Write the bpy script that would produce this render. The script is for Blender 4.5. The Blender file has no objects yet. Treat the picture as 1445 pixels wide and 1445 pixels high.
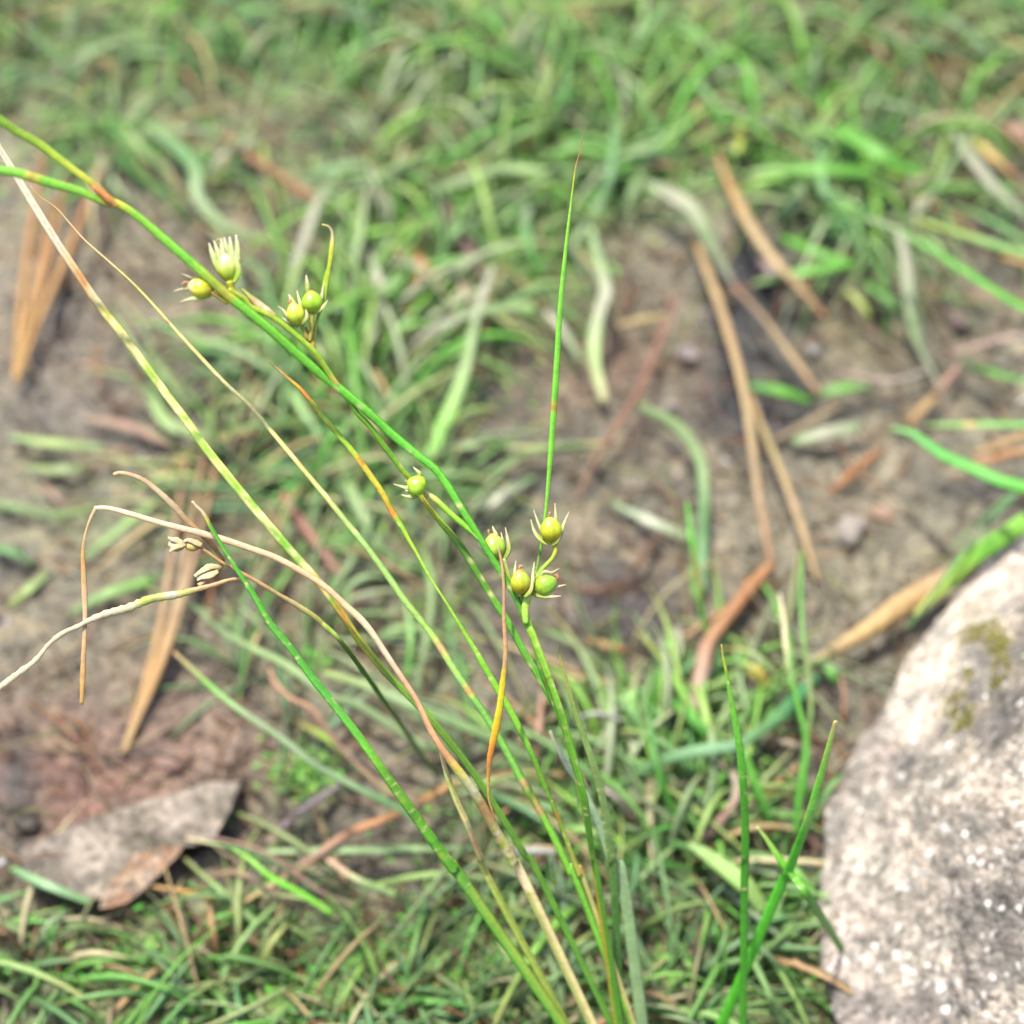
import bpy, math, random
import numpy as np
from mathutils import Vector, Matrix

random.seed(7)
RNG = np.random.default_rng(11)
SC = bpy.context.scene
COLL = SC.collection

# ------------------------------------------------------------------ camera, sky, sun
H = 0.36                                   # camera height above the soil (m)
PITCH = math.radians(55)                   # looking down at the bank
HFOV = 2 * math.atan(0.2586)
cam_d = bpy.data.cameras.new('camera')
cam = bpy.data.objects.new('camera', cam_d)
COLL.objects.link(cam)
cam.location = (0, 0, H)
cam.rotation_euler = (math.radians(90) - PITCH, 0, 0)
cam_d.sensor_width = 36
cam_d.angle = HFOV
cam_d.clip_start = 0.005
cam_d.clip_end = 100
cam_d.dof.use_dof = True
cam_d.dof.focus_distance = 0.31
FSTOP = 10.0
cam_d.dof.aperture_fstop = FSTOP
SC.camera = cam

world = bpy.data.worlds.new('World')
SC.world = world
world.use_nodes = True
wn = world.node_tree
wn.nodes.clear()
sun_el, sun_az = math.radians(75), math.radians(-45)   # azimuth from +Y, negative = towards -X
sky = wn.nodes.new('ShaderNodeTexSky')
sky.sky_type = 'NISHITA'
sky.sun_disc = False
sky.sun_elevation = sun_el
sky.sun_rotation = sun_az
sky.air_density = 0.8
sky.dust_density = 4.0
sky.ozone_density = 0.6
bg = wn.nodes.new('ShaderNodeBackground')
bg.inputs['Strength'].default_value = 0.125
wo = wn.nodes.new('ShaderNodeOutputWorld')
wn.links.new(sky.outputs[0], bg.inputs['Color'])
wn.links.new(bg.outputs[0], wo.inputs['Surface'])
sd = bpy.data.lights.new('sun', 'SUN')
sd.energy = 3.1
sd.angle = math.radians(2.0)
sd.color = (1.0, 0.94, 0.82)
sun = bpy.data.objects.new('sun', sd)
COLL.objects.link(sun)
sdir = Vector((math.sin(sun_az) * math.cos(sun_el), math.cos(sun_az) * math.cos(sun_el), math.sin(sun_el)))
sun.rotation_euler = sdir.to_track_quat('Z', 'Y').to_euler()
SC.view_settings.view_transform = 'Standard'
SC.view_settings.look = 'None'
SC.view_settings.gamma = 1
SC.view_settings.exposure = 1.82
SC.render.engine = 'CYCLES'
SC.cycles.use_denoising = True
SC.cycles.max_bounces = 6
SC.cycles.transparent_max_bounces = 4

# ------------------------------------------------------------------ helpers
TT = 0.2586
FW = np.array([0, math.cos(PITCH), -math.sin(PITCH)])
UP = np.array([0, math.sin(PITCH), math.cos(PITCH)])
RT = np.array([1.0, 0, 0])
CAM = np.array([0, 0, H])
TOCAM = -FW


def P(px, py, d):
    u = (px - 722.5) / 722.5 * TT
    v = (722.5 - py) / 722.5 * TT
    return CAM + d * (FW + u * RT + v * UP)


def gdepth(px, py, h=0.0):
    v = (722.5 - py) / 722.5 * TT
    return (H - h) / (math.sin(PITCH) - v * math.cos(PITCH))


def G(px, py, h=0.0):
    return P(px, py, gdepth(px, py, h))


def project(x, y, z=0.0):
    q = np.stack([x, y, np.broadcast_to(z, np.shape(x)) - H], -1)
    d = q @ FW
    return 722.5 + (q @ RT) / d / TT * 722.5, 722.5 - (q @ UP) / d / TT * 722.5


def pxm(d):
    return 2 * TT * d / 1445.0


def lin(c, k=0.5):
    c = np.asarray(c, float) / 255.0
    return np.where(c <= 0.04045, c / 12.92, ((c + 0.055) / 1.055) ** 2.4) * k


def hash3(i, j, k, s):
    n = (i * 374761393 + j * 668265263 + k * 2147483647 + s * 1274126177) & 0xFFFFFFFF
    n = ((n ^ (n >> 13)) * 1274126177) & 0xFFFFFFFF
    n = (n ^ (n >> 16)) & 0xFFFFFFFF
    return n.astype(np.float64) / 4294967295.0


def vnoise(x, y, z, s=0):
    xi, yi, zi = np.floor(x).astype(np.int64), np.floor(y).astype(np.int64), np.floor(z).astype(np.int64)
    fx, fy, fz = x - xi, y - yi, z - zi
    fx, fy, fz = fx * fx * (3 - 2 * fx), fy * fy * (3 - 2 * fy), fz * fz * (3 - 2 * fz)
    r = 0
    for a in (0, 1):
        for b in (0, 1):
            for c in (0, 1):
                w = (fx if a else 1 - fx) * (fy if b else 1 - fy) * (fz if c else 1 - fz)
                r = r + w * hash3(xi + a, yi + b, zi + c, s)
    return r


def fbm(x, y, z, scale, octs=4, s=0, gain=0.5):
    x, y, z = np.broadcast_arrays(x * 1.0, y * 1.0, z * 1.0)
    r, a, t = 0, 1.0, 0
    f = 1.0 / scale
    for o in range(octs):
        r = r + a * vnoise(x * f, y * f, z * f, s + o * 17)
        t += a
        a *= gain
        f *= 2.03
    return r / t


# ------------------------------------------------------------------ materials
def mat_tissue(name, rough=0.45, transl=0.3, spec=0.4, streak=0.25, bump=0.0):
    m = bpy.data.materials.new(name)
    m.use_nodes = True
    nt = m.node_tree
    nt.nodes.clear()
    N, L = nt.nodes.new, nt.links.new
    at = N('ShaderNodeAttribute'); at.attribute_name = 'Col'
    tc = N('ShaderNodeNewGeometry')
    nz = N('ShaderNodeTexNoise'); nz.inputs['Scale'].default_value = 1400; nz.inputs['Detail'].default_value = 2
    nz2 = N('ShaderNodeTexNoise'); nz2.inputs['Scale'].default_value = 260; nz2.inputs['Detail'].default_value = 3
    L(tc.outputs['Position'], nz.inputs['Vector']); L(tc.outputs['Position'], nz2.inputs['Vector'])
    mr = N('ShaderNodeMapRange')
    mr.inputs['From Min'].default_value = 0.3; mr.inputs['From Max'].default_value = 0.7
    mr.inputs['To Min'].default_value = 1 - streak; mr.inputs['To Max'].default_value = 1 + streak
    ad = N('ShaderNodeMath'); ad.operation = 'ADD'
    h = N('ShaderNodeMath'); h.operation = 'MULTIPLY'; h.inputs[1].default_value = 0.5
    L(nz.outputs['Fac'], ad.inputs[0]); L(nz2.outputs['Fac'], ad.inputs[1]); L(ad.outputs[0], h.inputs[0])
    L(h.outputs[0], mr.inputs['Value'])
    vm = N('ShaderNodeVectorMath'); vm.operation = 'SCALE'
    L(at.outputs['Color'], vm.inputs[0]); L(mr.outputs[0], vm.inputs['Scale'])
    pb = N('ShaderNodeBsdfPrincipled')
    pb.inputs['Roughness'].default_value = rough
    pb.inputs['Specular IOR Level'].default_value = spec
    L(vm.outputs[0], pb.inputs['Base Color'])
    if bump:
        bm_ = N('ShaderNodeBump'); bm_.inputs['Strength'].default_value = bump; bm_.inputs['Distance'].default_value = 0.0002
        L(nz.outputs['Fac'], bm_.inputs['Height']); L(bm_.outputs[0], pb.inputs['Normal'])
    tr = N('ShaderNodeBsdfTranslucent')
    L(vm.outputs[0], tr.inputs['Color'])
    mx = N('ShaderNodeMixShader'); mx.inputs[0].default_value = transl
    L(pb.outputs[0], mx.inputs[1]); L(tr.outputs[0], mx.inputs[2])
    out = N('ShaderNodeOutputMaterial'); L(mx.outputs[0], out.inputs['Surface'])
    return m


M_STEM = mat_tissue('rush_tissue', 0.38, 0.28, 0.5, 0.22, 0.3)
M_BLADE = mat_tissue('grass_tissue', 0.5, 0.35, 0.35, 0.2)
M_DRY = mat_tissue('dry_straw', 0.6, 0.2, 0.3, 0.25)
M_CAPS = mat_tissue('capsule_skin', 0.3, 0.4, 0.6, 0.2)


def mat_soil():
    m = bpy.data.materials.new('damp_soil')
    m.use_nodes = True
    nt = m.node_tree; nt.nodes.clear()
    N, L = nt.nodes.new, nt.links.new
    at = N('ShaderNodeAttribute'); at.attribute_name = 'Col'
    g = N('ShaderNodeNewGeometry')
    v = N('ShaderNodeTexVoronoi'); v.inputs['Scale'].default_value = 700
    L(g.outputs['Position'], v.inputs['Vector'])
    hsv = N('ShaderNodeSeparateColor'); L(v.outputs['Color'], hsv.inputs[0])
    mr = N('ShaderNodeMapRange'); mr.inputs['To Min'].default_value = 0.55; mr.inputs['To Max'].default_value = 1.5
    L(hsv.outputs[0], mr.inputs['Value'])
    vm = N('ShaderNodeVectorMath'); vm.operation = 'SCALE'
    L(at.outputs['Color'], vm.inputs[0]); L(mr.outputs[0], vm.inputs['Scale'])
    pb = N('ShaderNodeBsdfPrincipled'); pb.inputs['Roughness'].default_value = 0.62
    pb.inputs['Specular IOR Level'].default_value = 0.4
    L(vm.outputs[0], pb.inputs['Base Color'])
    nz = N('ShaderNodeTexNoise'); nz.inputs['Scale'].default_value = 900; nz.inputs['Detail'].default_value = 4
    L(g.outputs['Position'], nz.inputs['Vector'])
    b = N('ShaderNodeBump'); b.inputs['Strength'].default_value = 0.8; b.inputs['Distance'].default_value = 0.0008
    L(nz.outputs['Fac'], b.inputs['Height']); L(b.outputs[0], pb.inputs['Normal'])
    out = N('ShaderNodeOutputMaterial'); L(pb.outputs[0], out.inputs['Surface'])
    return m


def mat_rock():
    m = bpy.data.materials.new('granite')
    m.use_nodes = True
    nt = m.node_tree; nt.nodes.clear()
    N, L = nt.nodes.new, nt.links.new
    at = N('ShaderNodeAttribute'); at.attribute_name = 'Col'
    g = N('ShaderNodeNewGeometry')
    nzw = N('ShaderNodeTexNoise'); nzw.inputs['Scale'].default_value = 500
    L(g.outputs['Position'], nzw.inputs['Vector'])
    warp = N('ShaderNodeVectorMath'); warp.operation = 'MULTIPLY_ADD'
    warp.inputs[1].default_value = (0.0015,) * 3
    L(nzw.outputs['Color'], warp.inputs[0]); L(g.outputs['Position'], warp.inputs[2])
    cols = []
    for sc_, lo, hi in ((850, 0.55, 1.3), (1700, 0.7, 1.25)):
        v = N('ShaderNodeTexVoronoi'); v.inputs['Scale'].default_value = sc_
        L(warp.outputs[0], v.inputs['Vector'])
        sp = N('ShaderNodeSeparateColor'); L(v.outputs['Color'], sp.inputs[0])
        mr = N('ShaderNodeMapRange'); mr.inputs['To Min'].default_value = lo; mr.inputs['To Max'].default_value = hi
        L(sp.outputs[0], mr.inputs['Value'])
        cols.append((v, sp, mr))
    mul = N('ShaderNodeMath'); mul.operation = 'MULTIPLY'
    L(cols[0][2].outputs[0], mul.inputs[0]); L(cols[1][2].outputs[0], mul.inputs[1])
    vm = N('ShaderNodeVectorMath'); vm.operation = 'SCALE'
    L(at.outputs['Color'], vm.inputs[0]); L(mul.outputs[0], vm.inputs['Scale'])
    # pale crystals
    gt = N('ShaderNodeMath'); gt.operation = 'GREATER_THAN'
    L(cols[0][1].outputs[1], gt.inputs[0])
    # crystal density comes from the vertex alpha-like attribute
    ad = N('ShaderNodeAttribute'); ad.attribute_name = 'grain'
    L(ad.outputs['Fac'], gt.inputs[1])
    mixc = N('ShaderNodeMix'); mixc.data_type = 'RGBA'
    gs = N('ShaderNodeMath'); gs.operation = 'MULTIPLY'
    gv = N('ShaderNodeMapRange'); gv.inputs['To Min'].default_value = 0.25; gv.inputs['To Max'].default_value = 1.0
    L(cols[0][1].outputs[2], gv.inputs['Value']); L(gt.outputs[0], gs.inputs[0]); L(gv.outputs[0], gs.inputs[1])
    L(gs.outputs[0], mixc.inputs[0]); L(vm.outputs[0], mixc.inputs[6])
    mixc.inputs[7].default_value = (0.36, 0.35, 0.33, 1)
    pb = N('ShaderNodeBsdfPrincipled'); pb.inputs['Roughness'].default_value = 0.75
    pb.inputs['Specular IOR Level'].default_value = 0.25
    L(mixc.outputs[2], pb.inputs['Base Color'])
    nz = N('ShaderNodeTexNoise'); nz.inputs['Scale'].default_value = 1500; nz.inputs['Detail'].default_value = 4
    L(g.outputs['Position'], nz.inputs['Vector'])
    b = N('ShaderNodeBump'); b.inputs['Strength'].default_value = 0.7; b.inputs['Distance'].default_value = 0.0004
    L(nz.outputs['Fac'], b.inputs['Height'])
    b2 = N('ShaderNodeBump'); b2.inputs['Strength'].default_value = 0.6; b2.inputs['Distance'].default_value = 0.0007
    b2.invert = True
    L(cols[0][0].outputs['Distance'], b2.inputs['Height']); L(b.outputs[0], b2.inputs['Normal'])
    L(b2.outputs[0], pb.inputs['Normal'])
    out = N('ShaderNodeOutputMaterial'); L(pb.outputs[0], out.inputs['Surface'])
    return m


M_SOIL = mat_soil()
M_ROCK = mat_rock()


# ------------------------------------------------------------------ mesh building
class MB:
    def __init__(s):
        s.v, s.f, s.c, s.n = [], [], [], 0

    def add(s, v, f, c):
        v = np.asarray(v, float)
        s.v.append(v); s.c.append(np.asarray(c, float))
        s.f.extend([[i + s.n for i in q] for q in f])
        s.n += len(v)

    def build(s, name, mat, parent=None, smooth=True, extra=None):
        me = bpy.data.meshes.new(name)
        V = np.concatenate(s.v); C = np.concatenate(s.c)
        if mat is M_SOIL or mat is M_DRY:
            C = C * (0.52 if mat is M_SOIL or name in ('soil_crumbs', 'plant_litter', 'pebble') else 0.7 if parent is None or name == 'needle' else 0.85)   # damp or weathered matter
        if mat is M_BLADE:
            C = C * np.array([1.13, 1.09, 0.98])
        if mat is M_CAPS:
            C = C * 1.38
        if mat is M_STEM:
            C = np.where(C[:, 1:2] > C[:, 0:1], C * np.array([1.35, 1.08, 0.9]), C)
        if parent is not None:
            V = V - np.array(WLOC[parent.name])
        me.from_pydata(V.tolist(), [], s.f)
        a = me.color_attributes.new('Col', 'FLOAT_COLOR', 'POINT')
        C4 = np.ones((len(C), 4)); C4[:, :3] = np.clip(C, 0.001, 0.85)
        a.data.foreach_set('color', C4.ravel())
        me.materials.append(mat)
        if smooth:
            me.polygons.foreach_set('use_smooth', [True] * len(me.polygons))
        me.update()
        o = bpy.data.objects.new(name, me)
        COLL.objects.link(o)
        if parent is not None:
            o.parent = parent
            WLOC[o.name] = WLOC[parent.name]
        else:
            WLOC[o.name] = (0, 0, 0)
        return o


WLOC = {}


def empty(name, loc):
    o = bpy.data.objects.new(name, None)
    o.empty_display_size = 0.01
    o.location = tuple(loc)
    COLL.objects.link(o)
    WLOC[o.name] = tuple(float(x) for x in loc)
    return o


def tag(o, label, cat=None, group=None, kind=None):
    if label: o['label'] = label
    if cat: o['category'] = cat
    if group: o['group'] = group
    if kind: o['kind'] = kind
    return o


def interp(vals, t):
    vals = np.asarray(vals, float)
    if vals.ndim == 0:
        return np.full(len(t), float(vals))
    if len(vals) == 1:
        return np.full(len(t), vals[0])
    return np.interp(t, np.linspace(0, 1, len(vals)), vals)


def spline(pts, n):
    """Catmull-Rom through pts, n samples at even arc length"""
    pts = np.asarray(pts, float)
    if len(pts) == 2:
        t = np.linspace(0, 1, n)[:, None]
        return pts[0] * (1 - t) + pts[1] * t
    ext = np.vstack([2 * pts[0] - pts[1], pts, 2 * pts[-1] - pts[-2]])
    out = []
    for i in range(1, len(ext) - 2):
        p0, p1, p2, p3 = ext[i - 1], ext[i], ext[i + 1], ext[i + 2]
        t = np.linspace(0, 1, 12, endpoint=False)[:, None]
        out.append(0.5 * (2 * p1 + (p2 - p0) * t + (2 * p0 - 5 * p1 + 4 * p2 - p3) * t ** 2 + (3 * p1 - p0 - 3 * p2 + p3) * t ** 3))
    out.append(pts[-1:])
    o = np.vstack(out)
    L = np.concatenate([[0], np.cumsum(np.linalg.norm(np.diff(o, axis=0), axis=1))])
    s = np.linspace(0, L[-1], n)
    return np.stack([np.interp(s, L, o[:, k]) for k in range(o.shape[1])], 1)


def colramp(stops, t):
    """stops: list of colours spread evenly, or of (t, colour)"""
    if isinstance(stops[0], (int, float)):
        stops = [stops]
    if not isinstance(stops[0][1], (tuple, list)):
        n = len(stops)
        stops = [(i / max(n - 1, 1), c) for i, c in enumerate(stops)]
    ts = [s[0] for s in stops]
    cs = np.array([lin(s[1]) for s in stops])
    return np.stack([np.interp(t, ts, cs[:, k]) for k in range(3)], 1)


def ribbon(mb, C3, W, cols, flat=0.18, sides=6, normal=None, twist=0.0, ridge=0.0, fold=0.25, colnoise=0.07, rough=0.0, spots=None, tv=None, rown=0.025):
    """sweep a closed section along centre line C3 (n,3); W full widths in metres; flat = thickness/width"""
    n = len(C3)
    T = np.gradient(C3, axis=0); T /= np.linalg.norm(T, axis=1)[:, None] + 1e-12
    nv = np.array(normal if normal is not None else (0.0, -0.45, 0.9), float)
    S = np.cross(T, nv); S /= np.linalg.norm(S, axis=1)[:, None] + 1e-9
    Nn = np.cross(S, T)
    tw = np.linspace(0, twist, n)[:, None]
    S, Nn = S * np.cos(tw) + Nn * np.sin(tw), Nn * np.cos(tw) - S * np.sin(tw)
    a = np.linspace(0, 2 * np.pi, sides, endpoint=False)
    rad = 1 + ridge * ((np.arange(sides) % 2) * 2 - 1)
    ca, sa = np.cos(a) * rad, np.sin(a) * rad * flat
    sa = sa + fold * (1 - flat) * np.abs(np.cos(a)) * (0.5 if flat < 0.6 else 0)
    hw = (W / 2)[:, None, None]
    if rough:
        hw = hw * (1 + rough * (RNG.random((n, 1, 1)) - 0.5))
    V = C3[:, None, :] + hw * (ca[None, :, None] * S[:, None, :] + sa[None, :, None] * Nn[:, None, :])
    colk = 1 + RNG.normal(0, colnoise, (1, sides, 1))
    colr = 1 + RNG.normal(0, rown, (n, 1, 1))
    Cc = cols[:, None, :] * colk * colr * (1 + RNG.normal(0, rown * 1.5, (n, sides, 1)))
    if spots:
        for (num, sc_, t0, t1, size) in spots:
            for _ in range(num):
                ts, ta = random.uniform(t0, t1), random.uniform(0, 6.28)
                sz = size * random.uniform(0.6, 1.5)
                da = np.abs((a - ta + np.pi) % (2 * np.pi) - np.pi)
                k = np.exp(-((tv - ts) / sz) ** 2)[:, None] * np.exp(-(da / 0.75) ** 2)[None, :] * random.uniform(0.6, 1)
                Cc = Cc * (1 - k[..., None]) + lin(sc_) * k[..., None]
    F = []
    for i in range(n - 1):
        b0, b1 = i * sides, (i + 1) * sides
        for k in range(sides):
            k2 = (k + 1) % sides
            F.append([b0 + k, b0 + k2, b1 + k2, b1 + k])
    F.append([k for k in range(sides)][::-1])
    F.append([(n - 1) * sides + k for k in range(sides)])
    mb.add(V.reshape(-1, 3), F, Cc.reshape(-1, 3))


def path3(pts, d=None, h=None, root=None):
    """picture-traced points to real positions: d = distances from the lens, h = heights over the soil"""
    pts = [tuple(p) for p in pts]
    q = np.array(pts, float)
    L = np.concatenate([[0], np.cumsum(np.linalg.norm(np.diff(q, axis=0), axis=1))])
    t = L / L[-1]
    if d is not None:
        dd = interp(d, t)
        out = [P(x, y, a) for (x, y), a in zip(pts, dd)]
    else:
        hh = interp(h, t)
        out = [G(x, y, a) for (x, y), a in zip(pts, hh)]
    if root:
        out.append(G(root[0], root[1], -0.001))
    return np.array(out), L[-1]


def stroke(mb, pts, w, cols, d=None, h=None, root=None, step=6, spots=None, taper=True, **kw):
    P3, Lp = path3(pts, d, h, root)
    L3 = np.linalg.norm(np.diff(P3, axis=0), axis=1).sum()
    dm = np.mean((P3 - CAM) @ FW)
    n = max(5, int(L3 / pxm(dm) / step))
    C3 = spline(P3, n)
    if kw.get('sides', 6) >= 10:
        kw.setdefault('colnoise', 0.16)
    t = np.linspace(0, 1, n)
    vis = 1.0
    if root:
        vis = 1 - np.linalg.norm(P3[-1] - P3[-2]) / L3
    tv = np.clip(t / vis, 0, 1)
    dl = (C3 - CAM) @ FW
    W = interp(w, tv) * pxm(1.0) * dl
    c = colramp(cols, tv)
    ribbon(mb, C3, W, c, spots=spots, tv=tv, **kw)
    return C3


def one(name, label, cat, pts, w, cols, mat=None, group=None, parent=None, **kw):
    mb = MB()
    stroke(mb, pts, w, cols, **kw)
    o = mb.build(name, mat or M_BLADE, parent)
    if parent is None:
        tag(o, label, cat, group)
    elif label:
        o['label'] = label
    return o


# ------------------------------------------------------------------ soil
# where grass grows, as seen from the photograph's place
BLOBS = [  # px, py, sx, sy, weight
    (620, 330, 110, 120, 1.0), (500, 560, 110, 120, 0.8), (450, 690, 130, 60, 0.55), (890, 230, 130, 70, 1.2),
    (1200, 240, 150, 50, 0.8), (1190, 370, 70, 40, 0.4), (170, 215, 160, 35, 0.45), (400, 220, 120, 50, 0.5),
    (950, 1130, 110, 110, 1.1), (1060, 1210, 60, 60, 0.8), (780, 1200, 120, 70, 0.7), (420, 1250, 110, 20, 0.25),
    (450, 930, 90, 60, 0.45), (600, 900, 80, 120, 0.45), (860, 1020, 50, 40, 0.3), (60, 650, 60, 30, 0.18), (120, 740, 120, 40, 0.2),
    (560, 700, 80, 60, 0.4), (430, 1110, 50, 30, 0.3), (1400, 240, 60, 50, 0.4), (1420, 350, 40, 60, 0.3), (820, 400, 60, 60, 0.4)]


def soil_height(x, y):
    z = (fbm(x, y, 0 * x, 0.05, 4, 3) - 0.5) * 0.010 + (fbm(x, y, 0 * x, 0.006, 4, 9, 0.62) - 0.5) * 0.0052
    return z - 0.001


def soil_colour(x, y):
    px, py = project(x, y)
    n1 = fbm(x, y, 0 * x, 0.030, 4, 21)[..., None]
    n2 = fbm(x, y, 0 * x, 0.006, 4, 33, 0.7)[..., None]
    n3 = fbm(x, y, 0 * x, 0.0035, 3, 57, 0.7)[..., None]
    c = lin((136, 126, 110)) * (1 - n1) + lin((156, 146, 124)) * n1
    c = c * (0.25 + 1.5 * n2) * (0.62 + 0.76 * n1)
    c = c * (1 + (n3 - 0.5) * np.array([0.9, 0.5, 0.2]))

    def blob(cx, cy, sx, sy, col, k):
        nonlocal c
        wob = fbm(x, y, 0 * x, 0.012, 3, int(cx))
        g = np.exp(-(((px - cx) / sx) ** 2 + ((py - cy) / sy) ** 2))
        g = np.clip(g * k * (0.35 + 1.3 * wob), 0, 1)[..., None]
        c = c * (1 - g) + lin(col) * (0.5 + n2) * g
    blob(110, 1090, 150, 110, (158, 112, 98), 1.1)
    blob(300, 1060, 130, 80, (165, 130, 115), 0.8)
    blob(20, 1120, 30, 90, (60, 62, 68), 0.9)
    blob(1060, 440, 60, 70, (45, 48, 60), 2.2)
    blob(1075, 560, 70, 70, (45, 48, 58), 2.2)
    blob(1100, 400, 80, 45, (50, 52, 62), 1.6)
    blob(1350, 690, 80, 25, (72, 72, 76), 1.2)
    blob(1220, 740, 170, 120, (166, 156, 134), 0.9)
    blob(1230, 470, 110, 60, (142, 132, 98), 0.8)
    blob(880, 860, 90, 60, (82, 72, 74), 1.3)
    blob(860, 500, 110, 80, (150, 118, 98), 0.8)
    blob(150, 590, 150, 60, (112, 104, 104), 0.6)
    blob(60, 480, 90, 120, (150, 136, 130), 0.8)
    blob(600, 300, 60, 60, (120, 92, 88), 0.8)
        # a thin green film of moss and algae where the grass grows
    g = np.zeros(len(px))
    for (cx, cy, sx, sy, w) in BLOBS:
        g = np.maximum(g, w * np.exp(-((px - cx) / sx) ** 2 - ((py - cy) / sy) ** 2))
    g = np.maximum(g, np.clip((210 - py) / 120, 0, 0.9))
    g = np.maximum(g, np.clip((py - 1240) / 120, 0, 0.8) * (px < 1180))
    g = (np.clip(g, 0, 1) * np.clip((n1[:, 0] - 0.2) * 2.5, 0, 1) * 0.8)[:, None]
    c = c * (1 - g) + 1.5 * lin((132, 170, 88)) * (0.5 + n2) * g
    return np.clip(c * 0.45 * np.array([1.0, 1.03, 0.95]), 0.004, 0.6)


_gx = np.linspace(-0.2, 0.2, 500)
_gy = np.linspace(0.05, 0.5, 560)
_GZ = soil_height(*np.meshgrid(_gx, _gy))


def soil_at(x, y):
    fx = min(max((x + 0.2) / 0.4 * 499, 0), 498.999)
    fy = min(max((y - 0.05) / 0.45 * 559, 0), 558.999)
    i, j = int(fx), int(fy)
    a, b = fx - i, fy - j
    return (_GZ[j, i] * (1 - a) + _GZ[j, i + 1] * a) * (1 - b) + (_GZ[j + 1, i] * (1 - a) + _GZ[j + 1, i + 1] * a) * b


def axis_samples():
    fine = np.linspace(-0.17, 0.17, 520)
    far = 0.17 + np.cumsum(0.0009 * 1.22 ** np.arange(40))
    return np.concatenate([-far[::-1], fine, far])


def build_ground():
    xs = axis_samples()
    ys = axis_samples() + 0.27
    X, Y = np.meshgrid(xs, ys)
    Z = soil_height(X, Y)
    C = soil_colour(X.ravel(), Y.ravel())
    nx, ny = len(xs), len(ys)
    idx = np.arange(nx * ny).reshape(ny, nx)
    F = np.stack([idx[:-1, :-1], idx[:-1, 1:], idx[1:, 1:], idx[1:, :-1]], -1).reshape(-1, 4)
    me = bpy.data.meshes.new('ground')
    V = np.stack([X, Y, Z], -1).reshape(-1, 3)
    me.vertices.add(len(V)); me.vertices.foreach_set('co', V.ravel())
    me.loops.add(F.size); me.loops.foreach_set('vertex_index', F.ravel().astype(np.int32))
    me.polygons.add(len(F)); me.polygons.foreach_set('loop_start', (np.arange(len(F)) * 4).astype(np.int32))
    me.update(calc_edges=True)
    me.polygons.foreach_set('use_smooth', [True] * len(F))
    a = me.color_attributes.new('Col', 'FLOAT_COLOR', 'POINT')
    C4 = np.ones((len(C), 4)); C4[:, :3] = C
    a.data.foreach_set('color', C4.ravel())
    me.materials.append(M_SOIL)
    o = bpy.data.objects.new('ground', me)
    COLL.objects.link(o)
    tag(o, 'damp brown soil with rusty and dark patches', kind='structure')


build_ground()


def lump(mb, c, r, col, seed=0, squash=0.7, seg=6, rings=4, raw=None):
    """small irregular stone or crumb"""
    rr = np.random.default_rng(seed)
    V = [[0, 0, 1]]
    for i in range(1, rings):
        a = math.pi * i / rings
        for k in range(seg):
            b = 2 * math.pi * (k + 0.5 * (i % 2)) / seg
            V.append([math.sin(a) * math.cos(b), math.sin(a) * math.sin(b), math.cos(a)])
    V.append([0, 0, -1])
    V = np.array(V) * (1 + rr.normal(0, 0.14, (len(V), 1)))
    V *= np.array([1, rr.uniform(0.6, 1), squash])
    an = rr.uniform(0, 6.28)
    R = np.array([[math.cos(an), -math.sin(an), 0], [math.sin(an), math.cos(an), 0], [0, 0, 1]])
    V = V @ R.T * r + np.asarray(c)
    F = [[0, 1 + k, 1 + (k + 1) % seg] for k in range(seg)]
    for i in range(rings - 2):
        for k in range(seg):
            a0, a1 = 1 + i * seg + k, 1 + i * seg + (k + 1) % seg
            F.append([a0, a0 + seg, a1 + seg, a1])
    e = len(V) - 1
    b = 1 + (rings - 2) * seg
    F += [[e, b + (k + 1) % seg, b + k] for k in range(seg)]
    C = np.broadcast_to(lin(col) if raw is None else raw, (len(V), 3)) * (1 + rr.normal(0, 0.06, (len(V), 1)))
    mb.add(V, F, C)


mb = MB()
pal = [(150, 132, 118), (120, 105, 98), (175, 160, 145), (95, 85, 82), (165, 125, 100), (190, 178, 165), (140, 100, 82), (105, 100, 105)]
NC = 7000
cp = np.array([(random.uniform(-60, 1500), random.uniform(-40, 1500)) for _ in range(NC)])
cg = np.array([G(a, b) for a, b in cp])
cc = soil_colour(cg[:, 0], cg[:, 1])
for i in range(NC):
    g = cg[i]
    r = 0.0003 + 0.0014 * random.random() ** 4
    z = soil_at(g[0], g[1])
    col = random.choice(pal)
    if random.random() < 0.02: col = (235, 225, 220)
    own = cc[i] / 0.52 * random.uniform(0.6, 1.5)
    raw = own * 0.92 + lin(col) * 0.08 if random.random() > 0.06 else lin(col)
    lump(mb, (g[0], g[1], z + r * 0.2), r, col, i, seg=5, rings=3, raw=raw)
tag(mb.build('soil_crumbs', M_DRY, smooth=False), 'loose crumbs of soil and grit scattered on the ground', kind='stuff')

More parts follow.
